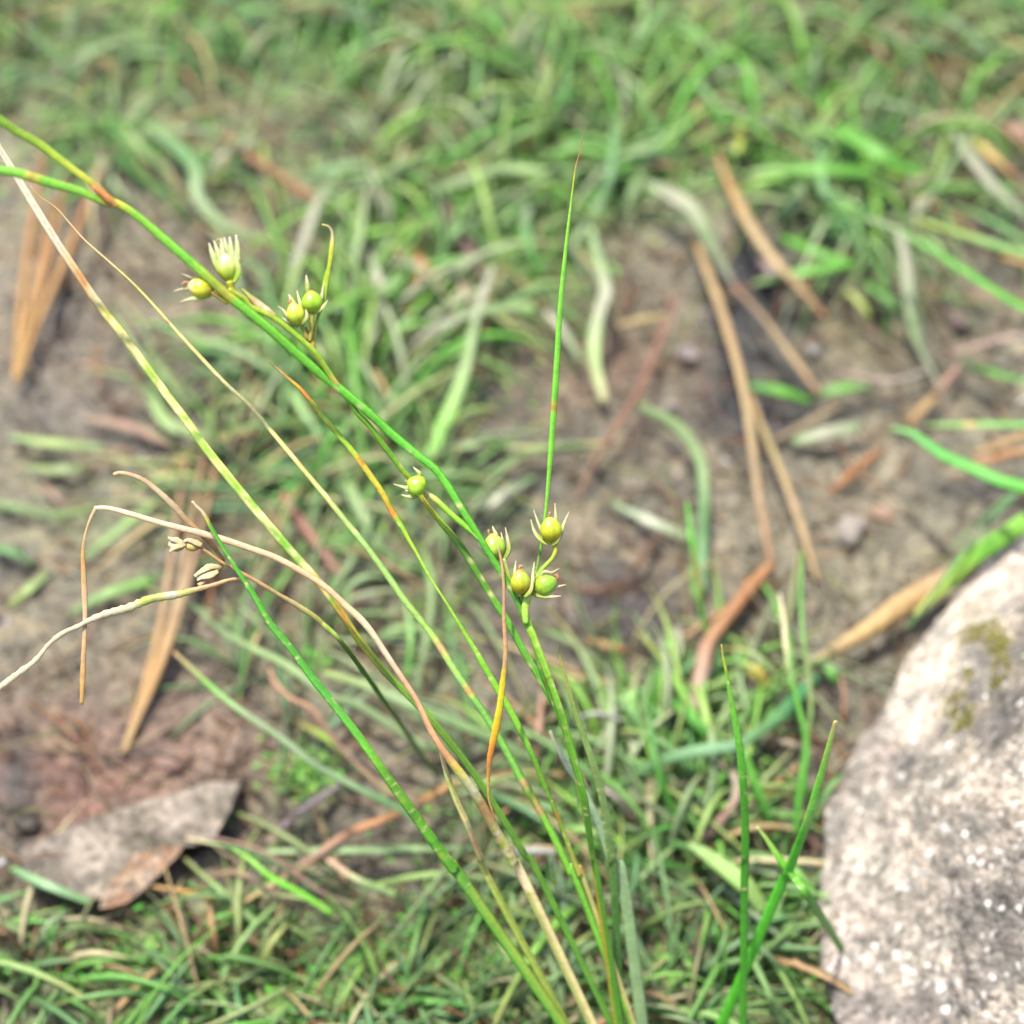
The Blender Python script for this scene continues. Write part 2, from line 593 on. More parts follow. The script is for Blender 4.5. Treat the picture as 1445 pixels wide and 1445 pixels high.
# litter of short dead fibres
mb = MB()
for i in range(1500):
    px, py = random.uniform(-60, 1500), random.uniform(-40, 1500)
    a = random.uniform(0, math.pi)
    l = random.uniform(15, 75)
    q = [(px, py), (px + l * math.cos(a), py + l * math.sin(a) * 0.8)]
    mid = ((q[0][0] + q[1][0]) / 2 + random.gauss(0, 5), (q[0][1] + q[1][1]) / 2 + random.gauss(0, 5))
    col = random.choice([(180, 150, 115), (150, 115, 90), (200, 180, 150), (130, 100, 80), (185, 125, 85), (160, 160, 110), (120, 110, 105)])
    stroke(mb, [q[0], mid, q[1]], [1.5, random.uniform(2, 6), 1.5], [col], h=[0.0005, random.uniform(0.001, 0.003), 0.0005], step=25, sides=4, flat=0.4)
for i in range(420):
    px, py = random.uniform(-60, 1500), random.uniform(-60, 1500)
    if px > 1150 and 600 < py < 900 and random.random() < 0.7: continue
    a = random.gauss(0.8, 0.9)
    l = random.uniform(70, 220)
    hh = random.uniform(0.001, 0.009)
    q0 = (px, py); q2 = (px + l * math.cos(a), py + l * math.sin(a) * 0.85)
    q1 = ((q0[0] + q2[0]) / 2 + random.gauss(0, 12), (q0[1] + q2[1]) / 2 + random.gauss(0, 12))
    col = random.choice([(205, 175, 135), (175, 135, 105), (215, 195, 160), (150, 115, 95), (195, 140, 100), (175, 180, 120), (140, 120, 108), (160, 125, 112)])
    stroke(mb, [q0, q1, q2], [1.5, random.uniform(3, 6.5), 1.5], [col, col], h=[0.001, hh, 0.001], step=20, sides=4, flat=0.45)
tag(mb.build('plant_litter', M_DRY), 'short dead fibres and leaf scraps lying on the soil', kind='stuff')

# ------------------------------------------------------------------ filler grass (nobody could count it)



def density(px, py):
    v = 0.0
    if (px < 420 and 1040 < py < 1300) or (px > 1130 and 480 < py < 1600) or (px < 330 and 800 < py < 1300):
        return 0.0
    for (cx, cy, sx, sy, w) in BLOBS:
        v = max(v, w * math.exp(-((px - cx) / sx) ** 2 * 0.7 - ((py - cy) / sy) ** 2 * 0.7))
    if py < 190: v = max(v, min(1.0, (190 - py) / 60) * 0.95)
    if py > 1250 and px < 1180: v = max(v, min(1.0, (py - 1250) / 90) * (0.7 if px > 300 else 0.35))
    return v


GREENS = [(150, 192, 130), (135, 190, 110), (130, 195, 90), (168, 188, 158), (110, 165, 110), (105, 190, 80), (175, 195, 145),
          (140, 165, 120), (95, 150, 85), (185, 185, 130), (160, 200, 110), (120, 160, 130)]


def free_blade(mb, x, y, length, width, ang, lift, bend, col, n=9):
    t = np.linspace(0, 1, n)
    a = ang + bend * t
    dx = np.cumsum(np.cos(a)) * length / n
    dy = np.cumsum(np.sin(a)) * length / n
    z0 = soil_at(x, y)
    z = z0 + lift * 4 * t * (1 - t) * (1 - 0.25 * t) + 0.0008
    C3 = np.stack([x + dx, y + dy, z], 1)
    W = width * np.clip((1 - t ** 2.2) * (0.6 + 0.4 * np.minimum(1, t * 3)), 0.05, 1)
    c2 = np.array(col) * random.uniform(0.85, 1.05)
    ends = (200, 180, 130) if random.random() < 0.25 else tuple(np.clip(c2 * 1.05, 0, 255))
    cols = colramp([tuple(c2 * 0.92), tuple(np.clip(c2, 0, 255)), ends], t)
    ribbon(mb, C3, W, cols, flat=0.1, sides=4, normal=(random.gauss(0, 0.5), random.gauss(-0.2, 0.4), 1), twist=random.gauss(0, 0.7), colnoise=0.05)


mb = MB()
cnt = 0
while cnt < 420:                       # little tufts, each fanning from one root
    px, py = random.uniform(-150, 1600), random.uniform(-120, 1560)
    if random.random() > density(px, py): continue
    g = G(px, py)
    a0 = random.uniform(0, 2 * math.pi)
    base = random.choice(GREENS)
    for k in range(random.randint(4, 8)):
        dead = random.random() < 0.14
        col = random.choice([(205, 185, 140), (190, 160, 120), (200, 195, 160)]) if dead else tuple(0.6 * np.array(base) + 0.4 * np.array(random.choice(GREENS)))
        free_blade(mb, g[0] + random.gauss(0, 0.0015), g[1] + random.gauss(0, 0.0015), random.uniform(0.014, 0.048), random.uniform(0.0006, 0.0021),
                   a0 + random.gauss(0, 0.8), random.uniform(0.001, 0.012), random.gauss(0, 0.45), col)
    cnt += 1
cnt = 0
while cnt < 430:                       # longer, broader, paler blades where the turf is tallest
    px, py = random.choice([(random.gauss(620, 140), random.gauss(330, 120)), (random.gauss(900, 170), random.gauss(230, 60)), (random.uniform(-100, 1550), random.uniform(-100, 240)),
                            (random.gauss(490, 90), random.gauss(560, 110)), (random.gauss(950, 90), random.gauss(1150, 70)), (random.gauss(1200, 120), random.gauss(250, 50))])
    if random.random() > density(px, py) * 1.3 or (680 < px < 1100 and 640 < py < 1030): continue
    g = G(px, py)
    col = random.choice([(165, 198, 148), (150, 200, 130), (182, 202, 165), (140, 205, 105), (135, 190, 120), (175, 215, 125), (125, 205, 85), (150, 215, 95)])
    free_blade(mb, g[0], g[1], random.uniform(0.02, 0.055), random.uniform(0.0012, 0.0024), random.uniform(0, 6.28) if random.random() < .4 else random.gauss(1.5, 0.5),
               random.uniform(0.004, 0.016), random.gauss(0, 0.32), col, n=12)
    cnt += 1
tag(mb.build('grass', M_BLADE), 'short grey green grass growing in patches over the soil', kind='stuff')

# bright small-leaved ground cover showing between the blades
mb = MB()
COV = [(650, 300, 90, 110, 1.0), (610, 560, 60, 70, 0.7), (470, 520, 60, 120, 0.7), (720, 360, 70, 60, 0.9), (890, 240, 90, 60, 0.9), (640, 320, 110, 120, 1.0), (700, 380, 80, 70, 1.0), (820, 210, 160, 40, 0.9),
       (560, 400, 70, 60, 0.8), (430, 690, 60, 40, 0.6), (430, 1095, 35, 22, 3.0), (340, 1165, 20, 12, 0.5), (620, 880, 40, 40, 0.5),
       (700, 60, 700, 90, 0.7), (950, 1150, 120, 90, 0.6), (600, 1370, 400, 60, 0.6), (200, 215, 160, 30, 0.4), (1200, 235, 150, 40, 0.5), (500, 700, 90, 70, 0.4), (760, 1200, 150, 60, 0.4), (1240, 200, 80, 30, 0.5), (455, 935, 30, 14, 0.5)]
COVW = [c[2] * c[3] * c[4] for c in COV]
cnt = 0
while cnt < 10500:
    b = random.choices(COV, COVW)[0]
    px, py = random.gauss(b[0], b[2] * 0.75), random.gauss(b[1], b[3] * 0.75)
    if not (-100 < px < 1545 and -100 < py < 1545): continue
    g = G(px, py)
    r = random.uniform(0.0004, 0.0013)
    a = random.uniform(0, 6.28)
    z = soil_at(g[0], g[1]) + random.uniform(0.0005, 0.004)
    ca, sa = math.cos(a), math.sin(a)
    tl = random.uniform(-0.5, 0.5)
    V = []
    for (u, v, w_) in ((0, 0, 0), (0.8, 0.45, 0.25), (1.7, 0.35, 0.1), (2.2, 0, -0.1), (1.7, -0.35, 0.1), (0.8, -0.45, 0.25)):
        V.append((g[0] + r * (u * ca - v * sa), g[1] + r * (u * sa + v * ca), z + r * (w_ + u * tl)))
    col = np.array(random.choice([(110, 195, 75), (128, 190, 85), (105, 170, 80), (150, 190, 100), (118, 165, 75), (95, 195, 70)]))
    mb.add(V, [[0, 1, 2, 3], [0, 3, 4, 5]], np.tile(lin(col) * random.uniform(0.7, 1.15), (6, 1)))
    cnt += 1
tag(mb.build('ground_cover', M_BLADE), 'tiny bright green leaves of low ground cover between grass blades', kind='stuff')

# ------------------------------------------------------------------ background blades, straws and twigs one by one
GG, GL, GB, GV = (148, 178, 130), (182, 186, 170), (116, 165, 112), (110, 182, 74)
GD, GP, YG = (82, 145, 66), (170, 205, 140), (172, 205, 95)
TN, TO, ORG, BR, PK, WH = (218, 192, 140), (216, 174, 112), (210, 142, 88), (150, 112, 88), (196, 160, 140), (228, 218, 198)
DB = (118, 92, 84)
CATS = {'b': ('grass_blade', 'grass blade', 'grass blades arching over the soil', M_BLADE),
        's': ('dry_straw', 'dry straw', 'dead straws lying on the soil', M_DRY),
        'n': ('pine_needle', 'pine needle', 'fallen needles on the soil', M_DRY),
        't': ('twig', 'twig', 'small twigs on the soil', M_DRY)}
#  kind, label, points, width(s), colours, heights mm
BK = [
 ('b', 'slim pale green blade crossing the orange needle bundle near the upper corner', [(138,192),(144,230),(163,261),(183,288)], [8,13,8], [GL,GG], [2,6,2]),
 ('b', 'wide faded green blade with a tan tip beside the top node of the rush', [(172,182),(210,219),(241,252),(250,285)], [14,20,14], [GG,GP,PK], [2,8,2]),
 ('b', 'dark green blade under the wide faded blade near the rush top node', [(150,205),(188,241),(235,282)], [8,17,6], [GB,GD], [1,4,1]),
 ('b', 'long drooping grey green blade curving above the open rush flower', [(205,175),(249,208),(276,240),(278,275),(310,315),(350,334),(400,346)], [16,24,20,8], [GG,GB,GG,GP], [3,10,6,2]),
 ('b', 'short lavender grey blade curled above the open rush flower', [(293,246),(318,217),(362,196)], [6,13,9], [GL,GL], [4,9,5]),
 ('b', 'yellow green blade stub beside the long drooping blade', [(288,260),(332,242)], [12,17,8], [YG,GV], [2,4]),
 ('b', 'dull green blade between the pale thin stem and the spotted leaf tip', [(268,464),(305,499),(332,524),(362,566)], [6,16,12], [GP,GB], [1,5,1]),
 ('b', 'short dull green blade below the long white-topped rush stem', [(203,490),(230,527),(266,580)], [7,16,12], [GG,GP], [1,4,1]),
 ('b', 'upright green blade at the very top edge above the orange needles', [(108,150),(122,205),(127,236)], [11,13,6], [GV,GG], [1,5,1]),
 ('b', 'small grey green blade under the yellow capsule with the open flower', [(370,383),(386,422)], [12,14,6], [GG,GL], [2,4]),
 ('b', 'lavender grey blade rising behind the twin capsules and the hooked bract', [(412,420),(419,369),(436,322),(450,283),(478,244)], [14,16,15,6], [GL,GL,GG], [3,9,12,6]),
 ('b', 'broad green blade lying level above the hooked bract', [(428,253),(475,239),(526,228)], [8,20,14], [GB,GG], [2,5,2]),
 ('b', 'long green blade sweeping up from the hooked bract to the top grass', [(440,312),(488,272),(530,255),(572,233),(616,219),(676,212)], [10,18,20,14], [GG,GG,GP,GG], [2,8,8,3]),
 ('b', 'upright greyish blade standing between hooked bract and dark needle', [(494,440),(500,369),(508,330),(513,286),(524,248)], [16,16,12,6], [GG,GG,GL], [2,9,12,7]),
 ('b', 'wavy grey blade passing the twin capsules and bending at the middle', [(519,350),(538,410),(533,446),(516,507),(510,545)], [8,16,17,12], [GL,GL,GG], [4,10,5,2]),
 ('b', 'tall pale blade leaning from green patch with bright green lower half', [(696,376),(679,424),(668,466),(660,510),(643,561),(621,611),(604,655)], [8,15,15,18,25,18], [GL,GL,GG,GP,(150,215,110),(150,215,110)], [12,15,9,3]),
 ('b', 'pale grey blade bridging from green patch towards tall rush bract', [(560,510),(599,474),(641,452),(682,438),(755,432)], [8,16,18,16], [GL,GL,GG,GP], [2,9,14,10]),
 ('b', 'short pale grey blade above the orange dead leaf', [(525,286),(572,271)], [7,15,8], [GL,WH], [3,5]),
 ('b', 'level grey green blade over the dark brown needle', [(600,274),(655,255),(704,239),(748,235)], [10,17,17,9], [GG,GG,GP], [4,11,6]),
 ('b', 'thin brown-grey dead blade beside the dark brown needle', [(625,340),(649,397),(663,446)], [9,13,8], [GL,PK], [2,4,2]),
 ('s', 'orange dead leaf strip standing in the bright green patch', [(578,350),(597,377),(577,424),(570,458)], [10,18,16,8], [ORG,(228,170,120),ORG], [3,9,3]),
 ('s', 'pinkish dead strip crossing the orange dead leaf', [(541,345),(594,374),(632,396)], [8,13,7], [PK,TO], [4,9,4]),
 ('t', 'thick dark brown twig sloping through the bright green patch', [(600,235),(630,300),(655,345),(688,400)], [18,24,26,14], [DB,DB,(135,108,98)], [3,4,2]),
 ('b', 'grey blade standing close behind the twin capsules', [(452,512),(456,460),(458,425)], [14,14,10], [GL,GG], [2,6,8]),
 ('b', 'dark grey green blade curving behind the tip of the tall bract', [(868,170),(863,236),(849,280),(819,330),(800,356)], [10,17,17,8], [GB,GB,GG], [8,13,6,2]),
 ('b', 'pale blade at the top edge beyond the bract tip', [(946,185),(910,241)], [12,15,8], [GL,GG], [3,7]),
 ('b', 'long faded blade hanging beside the tall bract down to bare soil', [(834,322),(844,369),(855,410),(847,438),(838,480),(841,521),(853,568)], [12,20,22,22,16], [GG,GG,GL,GP,(205,205,165)], [9,12,6,2]),
 ('b', 'broad grey green blade ending at the head of the leaning straw', [(905,256),(949,277),(977,297),(1005,347),(1035,402)], [10,26,28,18,8], [GG,GL,GG,GL], [7,13,9,3]),
 ('b', 'green blade curving left of the tall bract at mid height', [(752,278),(741,313),(750,355),(760,395)], [10,17,16,8], [GL,GB,GV], [5,10,3]),
 ('b', 'short grey blade slipping under the tall bract', [(770,440),(794,466),(821,513)], [12,15,8], [GL,GG], [6,5,2]),
 ('s', 'thin yellow tan straw lying level on brown soil', [(860,464),(900,452),(942,445)], [6,10,6], [TN,(205,190,120)], [1,3,1]),
 ('b', 'level green blade behind the tip of the tall bract', [(690,238),(750,240),(815,236)], [10,17,10], [GG,GP,GG], [9,13,9]),
 ('b', 'grey green blade slanting in the dense grass beyond the bract tip', [(908,235),(893,272),(876,312)], [9,16,9], [GG,GG], [6,9,3]),
 ('b', 'vivid green blade lying level at the top of the straws', [(1060,243),(1155,240),(1225,244),(1280,248)], [12,20,18,10], [GP,GV,GV,YG], [5,12,10,4]),
 ('b', 'broad vivid green blade sloping down from the top edge', [(1180,180),(1239,216),(1280,239),(1315,245)], [20,28,22,10], [GV,GV,GV], [10,13,6]),
 ('b', 'green blade bending down from level vivid blade towards dark soil', [(1156,205),(1161,266),(1192,305),(1205,340),(1224,375)], [12,16,18,15,8], [GB,GB,GB], [8,12,6,3]),
 ('b', 'grey green blade slanting above the long vivid blade tip', [(1340,245),(1305,286),(1278,325)], [10,15,10], [GG,GL], [4,6,2]),
 ('b', 'long lavender green blade hanging from the vivid blade to pinkish straw', [(1270,322),(1280,383),(1283,424),(1294,480),(1328,548)], [14,20,26,22,10], [GL,GL,GG,GL], [7,10,6,2]),
 ('b', 'green blade lying over the middle of the leaning tan straw', [(1200,372),(1160,380),(1117,388),(1062,400)], [14,18,16,8], [GV,GV,GG], [9,10,4]),
 ('b', 'short green blade above the one lying on the tan straw', [(1100,334),(1156,358),(1205,374)], [8,18,14], [GV,GV], [4,9,7]),
 ('b', 'spoon shaped grey green blade near the top of the tan straws', [(1138,254),(1120,286),(1096,315)], [12,24,28], [GL,GG,GG], [5,9,4]),
 ('b', 'rounded pale green blade end beside the spoon shaped blade', [(1060,262),(1085,270)], [24,34,20], [GP,(160,205,120)], [3,4]),
 ('b', 'wide dull green blade running to the upper corner with stones', [(1340,180),(1380,235),(1410,272),(1455,308)], [14,22,20,14], [GG,GL,GG], [5,9,5]),
 ('s', 'bright yellow tan leaf with an orange end near the corner stone', [(1368,190),(1405,225),(1436,254)], [18,24,12], [YG,(235,205,130),(225,150,110)], [5,7,3]),
 ('b', 'yellow blade standing at the top edge beside the leaning straw', [(1046,170),(1042,215)], [14,16,10], [(210,205,110),YG], [5,7]),
 ('s', 'thin pale grey straw lying below the white pebble', [(1176,522),(1253,537),(1307,524)], [5,9,7], [PK,(205,200,190)], [1,3,2]),
 ('s', 'pinkish grey straw running out of the frame under the round pebble', [(1330,505),(1366,493),(1400,482),(1470,468)], [8,12,13], [PK,(205,190,178)], [2,5,4]),
 ('b', 'thin green blade crossing below the pinkish straw', [(1352,508),(1395,525),(1460,540)], [8,13,12], [GB,GV,GB], [3,6,4]),
 ('b', 'vivid green blade poking out behind the long tan straw', [(1058,545),(1100,552),(1146,568)], [14,18,9], [GB,GV,GV], [3,7,3]),
 ('b', 'green blade meeting the thin straw tip over dark soil', [(1150,562),(1180,550),(1228,545)], [12,18,12], [GB,GV,GG], [2,6,3]),
 ('b', 'green blade hanging left of the white pebble by the lavender blade', [(1220,400),(1255,425),(1275,460)], [12,16,10], [GV,GB], [4,8,2]),
 ('b', 'short yellowish blade lying beside the tip of the thick straw', [(1190,405),(1212,425),(1230,450)], [12,13,8], [(200,205,150),YG], [2,5,2]),
 ('b', 'broad grey green leaf lying flat on pale mud', [(1118,624),(1165,612),(1214,603)], [14,24,14], [GG,GL,GG], [2,4,2]),
 ('s', 'dull tan straw lying over the dark soil patch', [(1092,622),(1140,596),(1200,566)], [8,14,8], [(170,150,115),(170,152,118)], [1,2,1]),
 ('s', 'orange tan leaf strip below the lavender blade tip', [(1280,600),(1302,577),(1325,554)], [12,18,10], [TO,TN], [1,3,1]),
 ('s', 'reddish strip reaching the pinkish straw', [(1318,558),(1337,535),(1358,508)], [8,12,8], [(205,160,135),PK], [2,4,3]),
 ('s', 'rusty orange leaf strip sunk in pale mud', [(1172,697),(1205,665),(1243,636)], [9,16,14], [ORG,(190,140,95)], [1,2,1]),
 ('b', 'curved grey green blade arching over brown soil beside tan straws', [(895,570),(949,597),(982,636),(993,686),(991,769),(990,836)], [10,20,20,18,18], [GG,GG,GG,GB,GB], [2,9,11,5,2]),
 ('b', 'faded blade with a white scar beside the small green upright blade', [(862,708),(916,735),(975,760)], [8,18,15], [GB,(200,210,195),GG], [2,5,3]),
 ('b', 'blade fading from green to tan behind the tall bract', [(700,632),(780,632),(858,628)], [9,13,11], [GG,(185,190,130),TN], [2,6,2]),
 ('b', 'green blade resting behind the lone middle capsule', [(646,716),(690,710),(720,692),(756,672)], [12,20,19,8], [GG,GL,GB], [3,9,4]),
 ('b', 'level faded blade between long green bract and tall bract', [(628,634),(668,628),(715,622)], [8,13,9], [GG,GP], [3,5,2]),
 ('b', 'level green blade over bare soil beside the bent dry straw', [(14,616),(69,625),(148,632)], [9,17,10], [GG,(165,195,120),GG], [2,5,2]),
 ('b', 'short dull green blade below the level one on bare soil', [(38,660),(90,664),(130,656)], [9,17,10], [(155,175,120),GG], [1,4,1]),
 ('b', 'green blade ending at the kink of the bent dry straw', [(-10,710),(40,720),(83,727),(136,716)], [14,15,14,9], [GG,GG,(170,195,130)], [2,5,2]),
 ('b', 'bluish green blade entering low from the picture side', [(-15,772),(20,780),(52,800)], [16,16,8], [GB,GB], [3,5,1]),
 ('b', 'green blade passing under the long tan bent straw', [(112,792),(150,762),(194,728),(235,690)], [10,15,15,9], [GG,(150,190,115),GG], [1,6,2]),
 ('b', 'green blade under the cream dry leaf arch', [(98,866),(152,838),(220,818)], [10,19,12], [GG,(140,195,105)], [1,5,2]),
 ('b', 'yellowish green blade on soil beside the hanging dry leaf tip', [(12,856),(40,832),(70,808)], [9,18,12], [(165,190,110),GG], [1,4,1]),
 ('s', 'small pinkish tan splinter on bare soil', [(60,684),(76,700),(96,718)], [6,11,7], [PK,(205,175,155)], [1,2,1]),
 ('s', 'broad pinkish tan dead leaf crossing behind the white-topped stem', [(115,590),(172,600),(215,615),(258,634)], [8,18,20,12], [(200,180,155),PK,PK], [1,5,2]),
 ('b', 'wide grey green blade crossing beneath the white-topped stem', [(206,545),(235,595),(270,610),(312,620)], [14,24,24,16], [GG,GP,(170,190,140)], [2,8,3]),
 ('s', 'tan straw slanting behind the curled dry tip', [(216,680),(245,658),(276,636)], [8,14,9], [TO,TN], [1,4,2]),
 ('b', 'short green blade between the two long parallel rush stems', [(300,535),(324,589),(345,618)], [10,15,8], [GP,GB], [2,5,2]),
 ('b', 'stout light green blade standing in the lower grass tuft', [(890,975),(896,1030),(900,1085)], [18,21,18], [(150,205,120),(135,195,100)], [12,8,2]),
 ('b', 'long blue green blade arching through the lower grass tuft', [(868,1112),(921,1080),(966,1064),(1010,1056),(1043,1050),(1097,1012),(1155,952)], [10,18,20,18,20,24,14], [GB,GB,(140,190,150),GB,(95,165,110),(95,160,115)], [4,13,16,10,4]),
 ('b', 'bright green blade pointing down to the crossing of two blades', [(935,978),(977,1014),(1012,1052)], [10,21,22], [(120,190,90),(105,185,85)], [7,12,9]),
 ('b', 'narrow dark green blade running down through lower tuft', [(914,990),(927,1078),(949,1141),(973,1190)], [6,11,12,9], [GD,(90,165,70),GD], [14,16,8,3]),
 ('s', 'curled pinkish tan dead blade looping in the lower tuft', [(1003,1074),(1032,1089),(1038,1125),(1008,1168),(980,1192)], [8,13,14,16,20], [PK,(205,195,170),PK,(225,185,165)], [4,12,9,3]),
 ('b', 'broad light green leaf lying low in front of the deep green upright blade', [(970,1190),(1005,1212),(1052,1250),(1080,1290)], [8,26,32,20], [GP,(150,195,110),(150,190,110)], [9,14,8]),
 ('b', 'green blade leaning behind the deep green upright blade', [(1050,1060),(1071,1119),(1090,1165)], [12,14,10], [GV,(90,175,65)], [16,12,6]),
 ('s', 'curved greyish white dead tip beside the narrow upright blades', [(817,1013),(844,1006),(882,1018)], [5,8,4], [(190,195,185),(225,220,205)], [12,14,10]),
 ('s', 'upright pinkish straw rising behind the rush culm base', [(755,1085),(760,1030),(765,975)], [11,13,9], [(205,160,125),PK], [3,10,6]),
 ('s', 'broad cream dead blade tip behind the narrow upright blades', [(850,1112),(877,1127),(896,1162)], [11,16,12], [WH,TN], [8,10,4]),
 ('s', 'pale grey straw lying level across the rush bases', [(725,1202),(755,1200),(788,1202)], [8,11,7], [(200,208,200),(215,220,212)], [4,6,4]),
 ('b', 'dark green blade lying level at the foot of the lower tuft', [(870,1212),(930,1220),(985,1228)], [8,12,10], [GD,(95,150,80)], [3,6,3]),
 ('b', 'level grey green blade behind the rush stem bases', [(370,1202),(488,1200),(580,1198),(672,1196)], [8,13,13,10], [GG,(140,180,120),GG], [3,6,3]),
 ('b', 'low light green blade curving behind the long ribbed stem', [(526,1250),(580,1238),(627,1234),(690,1240)], [7,10,10,7], [(165,205,120),GP], [3,8,4]),
 ('b', 'blade with a pale pink end at the foot of the ribbed stem', [(455,1208),(480,1225),(505,1241),(562,1264)], [6,9,10,9], [(225,190,170),(225,200,175),GP,GP], [4,9,5]),
 ('t', 'short purple grey twig on soil between ribbed stem and flat stone', [(392,1172),(441,1133),(480,1108)], [10,14,10], [(160,145,150),(175,160,160)], [2,4,2]),
 ('b', 'yellow green blade behind the twisted tan leaf', [(412,1014),(461,1042),(490,1072)], [6,11,9], [(205,175,130),YG,YG], [4,8,3]),
 ('b', 'long grey green blade crossing behind the ribbed stem', [(270,853),(310,888),(350,912),(405,939),(461,981),(505,995),(549,1022),(605,1058)], [6,8,13,14,13,13,10], [(120,145,110),GG,(160,195,135),GG,GG,GG], [20,24,20,12]),
 ('b', 'second grey green blade running above the crossing one', [(455,948),(516,967),(580,995),(627,1014),(690,1040),(760,1075)], [10,16,16,15,14], [(170,195,130),GG,(150,190,130),GG], [14,20,14,5]),
 ('b', 'smooth pale green blade sloping in front of soil to the ribbed stem', [(245,920),(275,948),(310,980),(350,1010),(400,1044),(450,1082),(505,1112),(560,1140),(600,1165)], [5,8,10,11,11,11,11,9], [(205,170,130),(120,190,80),(160,190,145),(155,185,145),(160,190,150),GB,GB], [34,32,26,16]),
 ('s', 'twisted tan dead leaf wandering behind the ribbed stem', [(379,925),(385,958),(410,985),(440,1000),(462,1030),(490,1066),(540,1110),(600,1140)], [6,9,8,10,8,10,9,7], [PK,(215,165,130),(200,160,130),PK,TN,(190,170,140)], [20,22,14,8]),
 ('s', 'orange stalk lying low behind the ribbed stem', [(385,1245),(440,1212),(470,1190),(500,1172),(560,1148),(645,1103)], [10,13,14,14,14,12], [(205,160,125),PK,(222,160,110),(225,165,105),TO], [3,7,9,7]),
 ('b', 'vivid yellow green blade pointing at the flat stone', [(328,1198),(352,1212),(380,1236),(430,1264),(470,1290)], [3,8,10,10,10], [(150,215,80),(125,215,70),(140,220,80)], [16,14,8]),
 ('b', 'thin greyish blade starting on the tip of the flat stone', [(262,1183),(300,1190),(350,1203),(400,1225),(450,1262)], [4,6,7,8,8], [(225,205,170),(130,185,110),GB,GB], [9,10,8,4]),
 ('s', 'thin pinkish stem crossing the vivid yellow green blade', [(300,1182),(345,1192),(385,1210),(440,1250),(480,1275)], [4,5,6,6,5], [PK,(195,150,135),PK], [12,12,8,4]),
 ('b', 'dull blue green blade below the flat stone', [(12,1222),(45,1240),(80,1255),(130,1275)], [9,15,15,10], [GB,(150,195,150),GB], [5,7,4]),
 ('s', 'loop of tan straw lying in front of flat stone', [(275,1262),(300,1238),(335,1232),(380,1256),(420,1280)], [6,8,9,8,7], [(190,155,120),(195,165,135),PK], [2,8,4]),
 ('s', 'orange yellow straw at the foot of the flat stone', [(205,1250),(250,1256),(300,1268)], [4,8,9], [(235,190,130),(230,180,90)], [4,5,3]),
 ('s', 'tiny tan splinter on soil beneath the hanging straw end', [(72,1037),(100,1055),(126,1068)], [6,9,9], [(185,155,120),(200,170,135)], [1,2,1]),
 ('s', 'short pinkish splinter near the orange needle bundle tip', [(105,512),(140,518),(178,522)], [7,10,8], [PK,(195,150,125)], [1,2,1]),
 ('n', 'thin reddish brown needle sloping from dark soil to bare soil', [(955,412),(935,470),(905,545),(868,605),(835,655),(818,700)], [6,11,12,12,9,6], [(170,125,110),(165,120,100),(175,135,110)], [2,6,3]),
 ('n', 'thick pinkish brown needle beside the spotted leaf', [(398,698),(425,738),(450,772),(480,812),(512,855)], [14,18,18,16,10], [(200,140,125),(190,140,122),(195,155,140)], [4,7,2]),
 ('n', 'long orange brown needle slanting from top edge to level blade', [(315,186),(355,222),(395,248),(445,282),(495,308)], [8,11,11,10,7], [(200,150,120),(195,130,95),(205,120,90)], [4,8,3]),
 ('s', 'long tan straw leaning over the dark patch of soil', [(976,325),(1005,400),(1025,460),(1045,530),(1058,600),(1068,680),(1082,760),(1090,806)], [8,17,18,18,18,17,15,12], [(200,160,110),TN,(222,188,140),TN,(218,190,148),(205,160,115)], [5,12,16,10,4]),
 ('s', 'thick tan straw with pointed end on dark soil', [(1012,215),(1025,250),(1058,318),(1095,370),(1130,408),(1168,452)], [10,14,22,20,17,7], [(200,170,120),TO,TN,TN,(205,150,110)], [8,12,12,5]),
 ('s', 'narrow tan straw crossing the black soil patch', [(1030,398),(1062,432),(1080,452),(1115,500),(1158,558)], [8,10,10,11,9], [(190,150,125),(175,150,115),TN,(200,160,120)], [3,7,4]),
 ('s', 'tan straw forking off beneath the long leaning straw', [(1058,555),(1078,608),(1100,660),(1128,735),(1154,820)], [9,13,14,14,8], [(195,155,110),(190,175,120),(215,185,140),TN], [5,8,2]),
 ('t', 'orange brown twig joining the foot of the long tan straw', [(1092,795),(1065,822),(1030,866),(1000,908),(990,950),(978,1008)], [14,20,21,22,24,22], [(215,165,115),(206,146,98),(210,155,108),(208,158,118),(215,182,158),(226,203,185)], [3,6,8,5]),
 ('t', 'stout straw coloured stick lying against the granite rock', [(1140,940),(1180,916),(1232,884),(1280,850),(1340,815),(1420,765)], [10,22,32,34,34,30], [(190,165,130),(240,205,140),(235,195,135),(205,180,155),(190,165,140)], [4,7,8,6]),
 ('b', 'yellow and green blade lying on top of the stout stick', [(1290,868),(1335,825),(1375,785),(1450,735)], [10,24,32,30], [(200,200,120),(165,210,95),(120,195,75),(150,215,95)], [12,15,17]),
 ('b', 'fine dark green blade arching over the stout stick', [(1280,888),(1308,852),(1349,791),(1388,747),(1440,690)], [3,6,6,6,6], [(90,150,80),GB,(110,160,110)], [16,19,18,14]),
 ('b', 'second fine green blade near frame edge over the stick', [(1340,775),(1400,720),(1460,672)], [4,6,6], [GB,GB], [14,14,10]),
 ('b', 'long vivid green blade pointing in from the frame edge above pebble', [(1222,308),(1262,322),(1310,350),(1365,385),(1410,415),(1470,448)], [5,10,13,15,16,17], [GL,(125,195,100),(108,192,72),(104,190,66)], [26,30,34]),
 ('b', 'narrow blade with yellow underside above the long vivid blade', [(1290,308),(1340,325),(1385,340),(1465,365)], [5,9,13,15], [YG,(165,200,110),(150,205,125),(148,202,120)], [22,26,28]),
